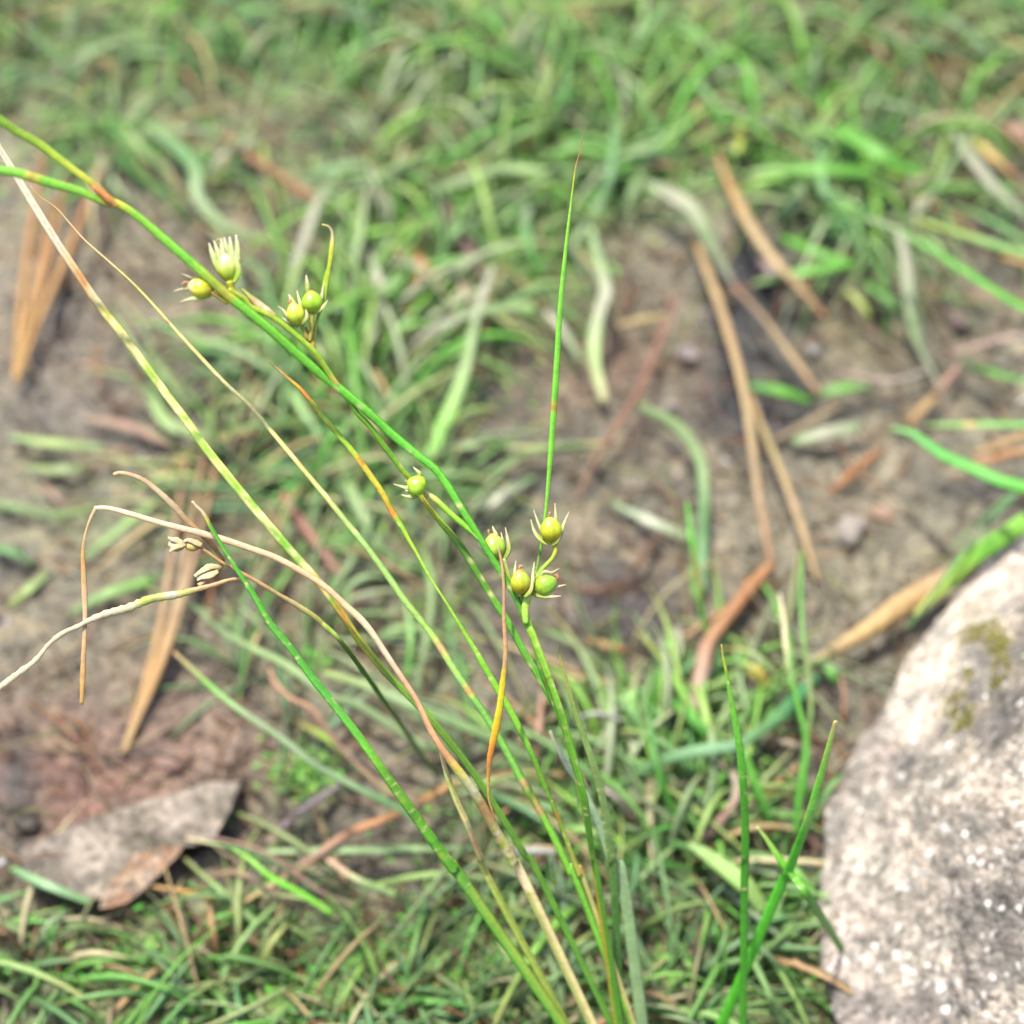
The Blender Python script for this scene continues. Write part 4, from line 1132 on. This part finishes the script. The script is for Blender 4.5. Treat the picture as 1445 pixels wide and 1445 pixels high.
capsule(B, (283, 406), .294, (-1, 0.15, 0.2), 38, 30, [[(297, 420), (283, 396), (268, 391), (256, 386)], [(298, 410), (270, 407), (256, 408), (245, 411)], [(297, 418), (280, 421), (268, 422), (254, 426)]],
        [(268, 400), (262, 398), (256, 402)], 'yellow capsule pointing sideways below the open flower', cols=[(0, (225, 160, 70)), (0.2, (205, 205, 50)), (0.7, (215, 215, 60)), (0.9, (240, 230, 170)), (1, (225, 150, 90))])
fl = capsule(B, (320, 378), .295, (-0.15, 1, 0.2), 42, 27, [[(322, 398), (309, 380), (301, 362), (295, 343)], [(322, 398), (312, 375), (307, 355), (302, 339)], [(322, 398), (317, 372), (314, 352), (312, 337)], [(324, 398), (321, 372), (319, 352), (316, 335)], [(325, 398), (327, 372), (326, 352), (324, 334)], [(327, 400), (334, 375), (335, 350), (333, 331)], [(329, 400), (336, 385), (334, 372), (330, 352)]],
             [(306, 340), (310, 337), (312, 345)], 'open flower with a fan of pale pointed tepals', cols=[(0, (190, 215, 60)), (0.4, (200, 220, 70)), (0.65, (215, 230, 140)), (1, (235, 240, 200))],
             tcol=[(175, 212, 65), (190, 220, 85), (215, 230, 150), (230, 225, 195)], tw=[5, 10, 10.5, 8, 2])
one('pedicel', None, None, [(297, 412), (310, 420), (322, 428)], [7, 6, 6], [(215, 160, 80), (180, 200, 70)], mat=M_STEM, parent=B, d=[.294, .295], flat=0.9, fold=0, sides=8, step=3)
one('pedicel', None, None, [(323, 396), (327, 408), (334, 420)], [10, 9, 8], [(190, 210, 60), (190, 205, 65)], mat=M_STEM, parent=B, d=[.295, .296], flat=0.9, fold=0, sides=8, step=3)
one('pedicel', 'bright green stalk of the single middle capsule', None, [(598, 692), (606, 699), (618, 708), (638, 727), (656, 742), (669, 754), (676, 762)], [5, 9, 9, 9, 9, 7, 5], [(215, 215, 150), (150, 215, 70), (125, 210, 60), (120, 210, 60)], mat=M_STEM, parent=B, d=[.307, .3075], flat=0.9, fold=0, sides=8, step=3)
capsule(B, (588, 685), .3055, (-0.75, 0.45, 0.45), 31, 30, [[(592, 680), (575, 688), (565, 686), (555, 683)], [(590, 700), (580, 701), (573, 700), (566, 698)], [(590, 678), (592, 668), (588, 664), (583, 659)], [(588, 690), (578, 694), (573, 692), (570, 689)]],
        [(576, 682), (573, 680), (574, 677)], 'single round capsule on the stem between the clusters', cols=[(0, (190, 195, 80)), (0.3, (175, 215, 55)), (1, (175, 220, 70))])

# C: second culm behind with twin capsules and hooked bract
Cc = rush('rush_culm', 'thinner green rush stem carrying twin capsules beside a hooked bract', 'rush', (890, 1570), 'rush stems in sharp focus')
one('stem', None, None, [(322, 408), (345, 422), (354, 433), (385, 448), (414, 470), (441, 494), (454, 511), (468, 533), (478, 547), (490, 562), (505, 584), (522, 602), (544, 632), (566, 661), (580, 678), (599, 708), (621, 736), (649, 769), (671, 805), (693, 841), (715, 875), (736, 914), (761, 956), (783, 995), (803, 1040), (815, 1090), (826, 1150), (836, 1210), (848, 1264)],
    [7, 8, 8, 8, 9, 9, 7, 8, 9, 8, 7, 8, 10, 11, 10, 11, 11, 11, 11, 11, 10, 10, 10, 9, 8, 7, 7, 7, 7],
    [(0, (165, 195, 70)), (.1, (150, 210, 60)), (.165, (165, 215, 75)), (.175, (215, 215, 110)), (.19, (130, 205, 65)), (.3, (120, 200, 60)), (.38, (190, 205, 65)), (.41, (150, 205, 60)), (.45, (85, 150, 45)), (.52, (90, 165, 50)), (.54, (110, 195, 70)), (.7, (100, 190, 65)), (1, (90, 165, 55))],
    mat=M_STEM, parent=Cc, d=[.295, .299, .306, .3115, .313, .315, .322, .330], root=(918, 1705), flat=0.9, fold=0, sides=12, ridge=0.05, step=4, spots=[(18, SPK, .3, .95, .003)])
one('bract', 'short upright bract with a hooked tan tip', None, [(454, 317), (464, 320), (469, 330), (468, 350), (465, 374), (460, 397), (455, 425), (447, 455), (441, 490)], [3, 4, 7, 6.5, 9, 9, 5, 4, 4], [(0, (170, 180, 110)), (.1, (215, 200, 150)), (.16, (235, 225, 150)), (.22, (185, 210, 70)), (.6, (150, 210, 65)), (1, (190, 200, 90))],
    mat=M_STEM, parent=Cc, d=[.299, .3005, .301], flat=0.5, fold=0.3, sides=8, normal=tuple(TOCAM), step=3)
one('sheath', 'orange brown sheath below the twin capsules', None, [(430, 462), (434, 476), (440, 490), (444, 500)], [6, 13, 12, 5], [(225, 165, 90), (220, 170, 80), (215, 205, 110)], mat=M_DRY, parent=Cc, d=[.300, .3005], flat=0.6, fold=0, sides=8, step=3, rough=0.3)
one('bud', 'narrow pale yellow bud lying along the stem', None, [(338, 405), (348, 414), (358, 424), (370, 434), (382, 441), (390, 446)], [2, 4, 10, 13, 10, 3], [(190, 210, 90), (200, 205, 110), (235, 200, 150), (245, 240, 190), (240, 190, 110)], mat=M_STEM, parent=Cc, d=[.296, .2975], flat=0.8, fold=0, sides=8, step=3)
one('pedicel', None, None, [(422, 452), (428, 464), (434, 480)], [6, 6, 6], [(200, 200, 90), (200, 190, 90)], mat=M_STEM, parent=Cc, d=[.299, .300], flat=0.9, fold=0, sides=8, step=3)
one('pedicel', None, None, [(441, 442), (440, 460), (437, 482)], [6, 5, 6], [(170, 190, 80), (200, 190, 90)], mat=M_STEM, parent=Cc, d=[.2995, .300], flat=0.9, fold=0, sides=8, step=3)
capsule(Cc, (417, 443), .2985, (-0.35, 1, 0.3), 34, 26, [[(425, 458), (408, 448), (400, 438), (392, 432)], [(418, 430), (412, 425), (410, 420), (407, 415)], [(424, 458), (432, 450), (433, 444), (431, 436)], [(424, 459), (412, 457), (403, 452), (398, 448)]],
        [(411, 428), (408, 425), (411, 422)], 'smaller capsule of the twin pair', cols=[(0, (205, 190, 90)), (0.3, (190, 215, 50)), (0.8, (215, 225, 90)), (1, (220, 170, 120))])
capsule(Cc, (440, 426), .2995, (-0.1, 1, 0.3), 34, 31, [[(435, 415), (434, 405), (433, 397), (432, 388)], [(440, 442), (426, 432), (422, 422), (419, 410)], [(442, 442), (453, 436), (458, 430), (462, 424)], [(440, 440), (452, 425), (455, 412), (456, 402)]],
        [(433, 415), (436, 412), (438, 416)], 'larger greener capsule of the twin pair', cols=[(0, (205, 200, 100)), (0.3, (165, 205, 45)), (0.8, (160, 205, 55)), (1, (190, 160, 80))])

# D: big pale stem
D_ = one('rush_leaf', 'thickest green rush leaf, its upper end bleached white above an orange band', 'rush leaf',
    [(-60, 115), (0, 211), (28, 257), (56, 303), (83, 346), (111, 388), (138, 428), (172, 471), (205, 516), (235, 557), (264, 595), (293, 636), (325, 676), (352, 709), (402, 768), (455, 828), (478, 860), (508, 905), (545, 950), (585, 990), (612, 1020), (660, 1080), (700, 1140), (740, 1205), (775, 1264)],
    [9, 10, 11, 12, 12, 13, 13, 13, 13, 13, 13, 13, 13, 12, 11, 11, 11, 11, 10, 10, 10, 10],
    [(0, (235, 225, 195)), (.17, (238, 230, 200)), (.195, (228, 205, 150)), (.21, (215, 160, 100)), (.235, (205, 175, 110)), (.25, (190, 205, 120)), (.3, (165, 210, 100)), (.45, (160, 215, 92)), (.55, (115, 195, 60)), (.585, (205, 175, 70)), (.6, (125, 190, 60)), (.62, (215, 160, 70)), (.64, (165, 180, 60)), (.7, (110, 165, 55)), (1, (95, 165, 60))],
    mat=M_STEM, group='rush leaves in sharp focus', d=[.300, .305, .309, .312, .319, .332], root=(985, 1700), flat=0.6, fold=0.15, sides=12, ridge=0.05, step=4, normal=tuple(TOCAM + 0.4 * RT), spots=[(110, SPK, .22, .6, .005), (10, (95, 170, 50), .3, .6, .006)])

# E: bent dry leaf becoming the cream stem
E_ = rush('rush_leaf', 'long tan rush leaf bent sharply near its end, cream and green towards its forked base', 'rush leaf', (850, 1500), 'rush leaves in sharp focus')
one('blade', None, None, [(133, 717), (150, 717), (172, 722), (230, 739), (300, 757), (350, 773), (391, 788), (433, 811), (461, 830), (488, 855), (508, 873), (524, 892), (544, 922), (566, 955), (588, 989), (605, 1025), (622, 1055), (649, 1091), (674, 1127), (699, 1172), (724, 1216), (750, 1264)],
    [6, 8, 8, 9, 10, 9, 9, 9, 9, 10, 9, 8, 8, 9, 10, 13, 14, 14, 14, 14, 14, 14],
    [(0, (228, 205, 165)), (.1, (232, 205, 165)), (.2, (225, 190, 150)), (.38, (222, 180, 135)), (.5, (235, 215, 180)), (.55, (220, 175, 135)), (.68, (215, 160, 110)), (.71, (215, 205, 90)), (.755, (235, 235, 190)), (.78, (210, 200, 120)), (.8, (212, 158, 105)), (.84, (195, 190, 120)), (.9, (215, 225, 165)), (.97, (238, 238, 205)), (1, (225, 228, 180))],
    mat=M_STEM, parent=E_, d=[.307, .3085, .309, .313, .329], root=(950, 1690), flat=0.5, fold=0.15, sides=10, step=4, normal=tuple(TOCAM), spots=[(24, (150, 195, 80), .84, 1, .006), (8, (240, 240, 215), .84, 1, .006), (5, (200, 130, 90), .78, .9, .004)], ridge=0.04)
one('bent_tip', 'dead end hanging straight down from the kink', None, [(115, 994), (116, 970), (118, 920), (120, 870), (118, 810), (117, 780), (120, 755), (127, 733), (135, 717)], [5, 8, 7, 6, 8, 8, 6, 3, 5], [(220, 180, 100), (220, 175, 110), (225, 185, 130), (228, 200, 160), (225, 190, 140), (215, 170, 105), (222, 185, 125), (232, 205, 165)],
    mat=M_DRY, parent=E_, d=[.3085, .307], flat=0.45, fold=0.2, sides=8, step=4, normal=tuple(TOCAM), rough=0.1)
one('side_shoot', 'pale forked shoot beside the base', None, [(620, 1052), (626, 1078), (640, 1120), (660, 1165), (678, 1210), (702, 1264)], [4, 8, 9, 10, 10, 11], [(235, 232, 195), (190, 215, 130), (215, 225, 160), (215, 175, 130), (190, 210, 130), (165, 205, 100)],
    mat=M_STEM, parent=E_, d=[.315, .321, .331], root=(925, 1680), flat=0.6, fold=0.1, sides=10, step=4, normal=tuple(TOCAM))

# F: ribbed dark green with broken tip
F_ = one('rush_leaf', 'deep green ribbed rush leaf with a broken straw coloured tip', 'rush leaf',
    [(271, 707), (279, 716), (287, 724), (298, 745), (312, 768), (333, 802), (357, 838), (383, 882), (411, 916), (441, 957), (469, 992), (499, 1030), (530, 1073), (560, 1116), (588, 1155), (616, 1194), (641, 1228), (668, 1264)],
    [3, 6, 5, 7, 9, 10, 10, 11, 11, 12, 12, 13, 14, 14, 15, 15, 15, 15],
    [(0, (225, 205, 165)), (.03, (235, 215, 170)), (.04, (200, 200, 100)), (.06, (95, 185, 60)), (.2, (88, 185, 62)), (.45, (95, 200, 80)), (.6, (118, 210, 70)), (.8, (108, 205, 62)), (1, (105, 190, 70))],
    mat=M_STEM, group='rush leaves in sharp focus', d=[.3045, .308, .3145, .329], root=(960, 1690), flat=0.6, fold=0.1, sides=14, ridge=0.09, step=3.5, normal=tuple(TOCAM + 0.3 * RT), spots=[(60, SPK, .1, 1, .0016), (12, (170, 205, 90), .4, 1, .006), (8, (50, 130, 55), .4, 1, .01)])

# G: thin pale stem
G_ = one('rush_leaf', 'slender pale green rush leaf with a thread thin curled tan tip', 'rush leaf',
    [(43, 262), (50, 271), (60, 280), (80, 294), (102, 319), (122, 341), (155, 370), (188, 400), (219, 433), (249, 467), (282, 503), (318, 541), (357, 577), (386, 612), (425, 659), (461, 702), (488, 736), (516, 770), (544, 808), (571, 847), (599, 882), (618, 908), (643, 948), (668, 985), (693, 1022), (712, 1055), (736, 1100), (764, 1148), (786, 1190), (806, 1233), (822, 1264)],
    [1, 2, 2.5, 3, 3, 4.5, 5.5, 6, 6, 6, 6, 7, 7, 8, 9, 9, 10, 10, 10, 11, 11, 11, 11, 11, 12, 11, 11, 11, 11, 11],
    [(0, (205, 160, 110)), (.08, (225, 190, 140)), (.15, (200, 200, 110)), (.25, (218, 208, 135)), (.35, (225, 225, 150)), (.45, (175, 205, 130)), (.5, (150, 205, 125)), (.63, (150, 205, 110)), (.645, (220, 180, 120)), (.66, (150, 205, 115)), (.69, (140, 205, 115)), (.7, (215, 170, 110)), (.712, (130, 205, 105)), (.82, (120, 200, 90)), (.825, (215, 165, 120)), (.84, (120, 195, 75)), (.865, (205, 165, 110)), (.875, (120, 200, 70)), (1, (110, 190, 65))],
    mat=M_STEM, group='rush leaves in sharp focus', d=[.309, .311, .314, .320, .333], root=(990, 1700), flat=0.7, fold=0.1, sides=10, ridge=0.04, step=4, spots=[(20, (238, 235, 195), .1, .5, .004), (3, (205, 110, 80), .15, .3, .002)])

# H: spotted leaf
H_ = one('rush_leaf', 'green rush leaf whose upper part is yellow with rusty spots', 'rush leaf',
    [(377, 509), (391, 520), (407, 534), (422, 547), (438, 566), (452, 584), (480, 616), (505, 647), (530, 682), (543, 702), (551, 718), (560, 733), (569, 747), (577, 762), (586, 777), (607, 815), (630, 851), (652, 887), (673, 922), (690, 952), (704, 976), (721, 1005), (738, 1038), (753, 1070), (769, 1111), (786, 1150), (803, 1195), (818, 1235), (832, 1264)],
    [2, 4, 6, 8, 8, 8.5, 9, 9, 9, 6, 4.5, 3.5, 3.5, 4.5, 6, 9, 9.5, 10, 10, 9, 8, 7, 6, 6, 7, 7, 7, 7, 7],
    [(0, (225, 190, 130)), (.03, (190, 150, 70)), (.05, (215, 180, 60)), (.075, (215, 130, 50)), (.09, (150, 200, 60)), (.18, (150, 195, 60)), (.2, (215, 190, 60)), (.24, (195, 200, 60)), (.27, (205, 160, 50)), (.285, (225, 150, 50)), (.295, (130, 195, 60)), (.34, (155, 210, 75)), (.5, (130, 210, 65)), (.7, (115, 190, 60)), (.8, (110, 175, 60)), (.82, (190, 140, 60)), (.84, (120, 185, 60)), (.95, (190, 195, 110)), (1, (205, 200, 120))],
    mat=M_STEM, group='rush leaves in sharp focus', d=[.308, .310, .313, .320, .333], root=(985, 1710), flat=0.45, fold=0.3, sides=10, step=3, normal=tuple(TOCAM + 0.2 * UP), spots=[(16, (205, 120, 45), .03, .28, .0035), (10, (100, 180, 50), .1, .28, .008), (20, SPK, .3, .9, .002)])

# I: dead flowering rush
I_ = rush('dead_rush', 'dead cream and tan rush with three papery seed husks beside the bent leaf', 'rush', (560, 1150))
one('dry_leaf', 'thick cream leaf curving down to the frame side', None, [(-30, 990), (0, 970), (25, 951), (50, 932), (70, 908), (90, 893), (110, 884), (125, 876), (150, 866), (180, 858), (210, 846), (230, 842), (255, 838), (280, 831), (300, 826), (325, 818), (340, 818), (352, 826)],
    [9, 9, 9, 9, 8, 6, 8, 7, 9, 11, 12, 12, 11, 11, 8, 6, 5, 4],
    [(0, (232, 215, 175)), (.5, (236, 222, 185)), (.6, (240, 232, 180)), (.64, (190, 205, 90)), (.7, (215, 215, 130)), (.73, (225, 215, 190)), (.77, (195, 205, 100)), (.82, (215, 180, 130)), (1, (215, 165, 115))],
    mat=M_DRY, parent=I_, d=[.306, .3075, .309], flat=0.6, fold=0.1, sides=8, step=4, rough=0.35, normal=tuple(TOCAM))
one('dry_leaf', 'tan leaf curling over above the husks', None, [(160, 670), (168, 667), (185, 670), (205, 679), (225, 695), (243, 712), (262, 733), (278, 748), (300, 770), (316, 792)], [5, 6, 7, 8, 9, 9, 8, 7, 6, 5], [(225, 190, 140), (232, 200, 155), (240, 218, 175), (225, 185, 135), (215, 165, 110), (200, 150, 100)],
    mat=M_DRY, parent=I_, d=[.304, .307, .311], flat=0.4, fold=0.3, sides=8, step=4, rough=0.1)
one('stalk', None, None, [(283, 773), (295, 781), (312, 793), (325, 799), (340, 808), (365, 822), (395, 840), (425, 858), (455, 880), (500, 930)], [4, 5, 5, 6, 6, 8, 8, 7, 7, 7], [(215, 175, 120), (215, 170, 115), (205, 165, 115), (205, 185, 130), (190, 190, 100), (150, 185, 80), (120, 165, 65)],
    mat=M_DRY, parent=I_, d=[.309, .312, .318], root=(620, 1100), flat=0.8, fold=0, sides=8, step=4, rough=0.1)
one('stalk', None, None, [(313, 794), (312, 800), (306, 806)], [6, 6, 6], [(215, 175, 120), (205, 165, 115)], mat=M_DRY, parent=I_, d=[.3105, .310], flat=0.8, fold=0, sides=8, step=3)
one('stalk', None, None, [(280, 826), (290, 818), (296, 810)], [6, 7, 8], [(225, 195, 150), (235, 215, 175)], mat=M_DRY, parent=I_, d=[.3085, .3095], flat=0.5, fold=0.2, sides=8, step=3)
def husk(c, axis, L, W, cols, tep):
    h_ = cap_mesh(I_, c, .3095, axis, L, W, cols, name='seed_husk', mat=M_DRY)
    for tp in tep:
        one('tepal', None, None, tp, [6, 10, 8, 3], [(225, 195, 140), (232, 212, 165), (236, 220, 185)], mat=M_DRY, parent=h_, d=[.3085, .3083], step=2, sides=6, flat=0.25, normal=tuple(TOCAM), rough=0.3)
hc = [(0, (220, 185, 120)), (0.4, (228, 205, 135)), (0.7, (236, 220, 180)), (1, (235, 222, 190))]
husk((249, 769), (-1, 0.15, 0.2), 24, 20, hc, [[(262, 770), (250, 763), (242, 761), (237, 758)], [(262, 768), (248, 772), (241, 777), (240, 780)]])
husk((271, 769), (-0.9, 0.1, 0.3), 26, 19, [(0, (215, 170, 110)), (0.5, (240, 215, 120)), (1, (235, 210, 150))], [[(285, 770), (272, 764), (264, 762), (259, 765)]])
husk((294, 807), (-0.9, -0.35, 0.2), 40, 16, hc, [[(310, 800), (297, 800), (285, 806), (274, 813)], [(308, 806), (297, 812), (285, 815), (278, 819)]])

# ------------------------------------------------------------------ sharp and half sharp grass blades near the rushes
NG = 'upright grass blades near the camera'
near = [
 ('slender grey green blade with fine white dots at the foot of the rushes', [(787, 909), (792, 935), (802, 970), (816, 1019), (833, 1066), (847, 1114), (857, 1164), (863, 1212), (867, 1264)], [2, 6, 8, 10, 12, 12, 13, 13, 12], [(0, (170, 185, 110)), (.3, (130, 175, 95)), (.6, (135, 185, 115)), (1, (85, 150, 70))], [.318, .324, .336], (885, 1640), [(30, SPK, .4, 1, .003), (2, (215, 130, 40), .6, .66, .004)]),
 ('broad blue grey blade standing behind the dotted blade', [(776, 1031), (785, 1052), (802, 1083), (816, 1102), (832, 1135), (852, 1180), (866, 1220), (882, 1264)], [3, 8, 12, 12, 14, 16, 18, 18], [(0, (190, 215, 200)), (.4, (150, 195, 165)), (1, (150, 200, 150))], [.330, .333, .338], (930, 1640), None),
 ('deep green pointed blade standing alone', [(1018, 909), (1020, 925), (1025, 950), (1031, 985), (1038, 1022), (1044, 1060), (1048, 1105), (1051, 1155), (1051, 1210), (1050, 1264)], [1.5, 5, 9, 11, 12, 12, 12, 13, 13, 12], [(0, (235, 190, 90)), (.05, (190, 200, 80)), (.12, (115, 200, 65)), (.5, (85, 185, 52)), (1, (75, 170, 50))], [.318, .324, .336], (1046, 1640), [(16, SPK, .1, 1, .0025)]),
 ('bright light green blade leaning next to the granite rock', [(1179, 1017), (1174, 1035), (1165, 1070), (1152, 1115), (1142, 1150), (1126, 1192), (1112, 1228), (1095, 1264)], [6, 10, 12, 14, 14, 16, 17, 17], [(0, (215, 220, 150)), (.1, (170, 228, 120)), (.35, (118, 228, 85)), (.5, (150, 232, 115)), (.6, (100, 222, 70)), (1, (90, 212, 60))], [.318, .328, .342], (965, 1570), None),
 ('short light green blade passing behind the bright leaning blade', [(1068, 1167), (1080, 1182), (1100, 1212), (1120, 1238), (1145, 1272)], [4, 8, 11, 12, 13], [(0, (165, 210, 120)), (.4, (120, 205, 75)), (1, (90, 185, 60))], [.335, .340], (1200, 1360), None),
]
for lab, pts, w, cols, d, root, sp in near:
    one('grass_blade', lab, 'grass blade', pts, w, cols, mat=M_STEM, group=NG, d=d, root=root, spots=sp, flat=0.25, fold=0.4, sides=8, step=4, normal=tuple(TOCAM + 0.3 * RT))
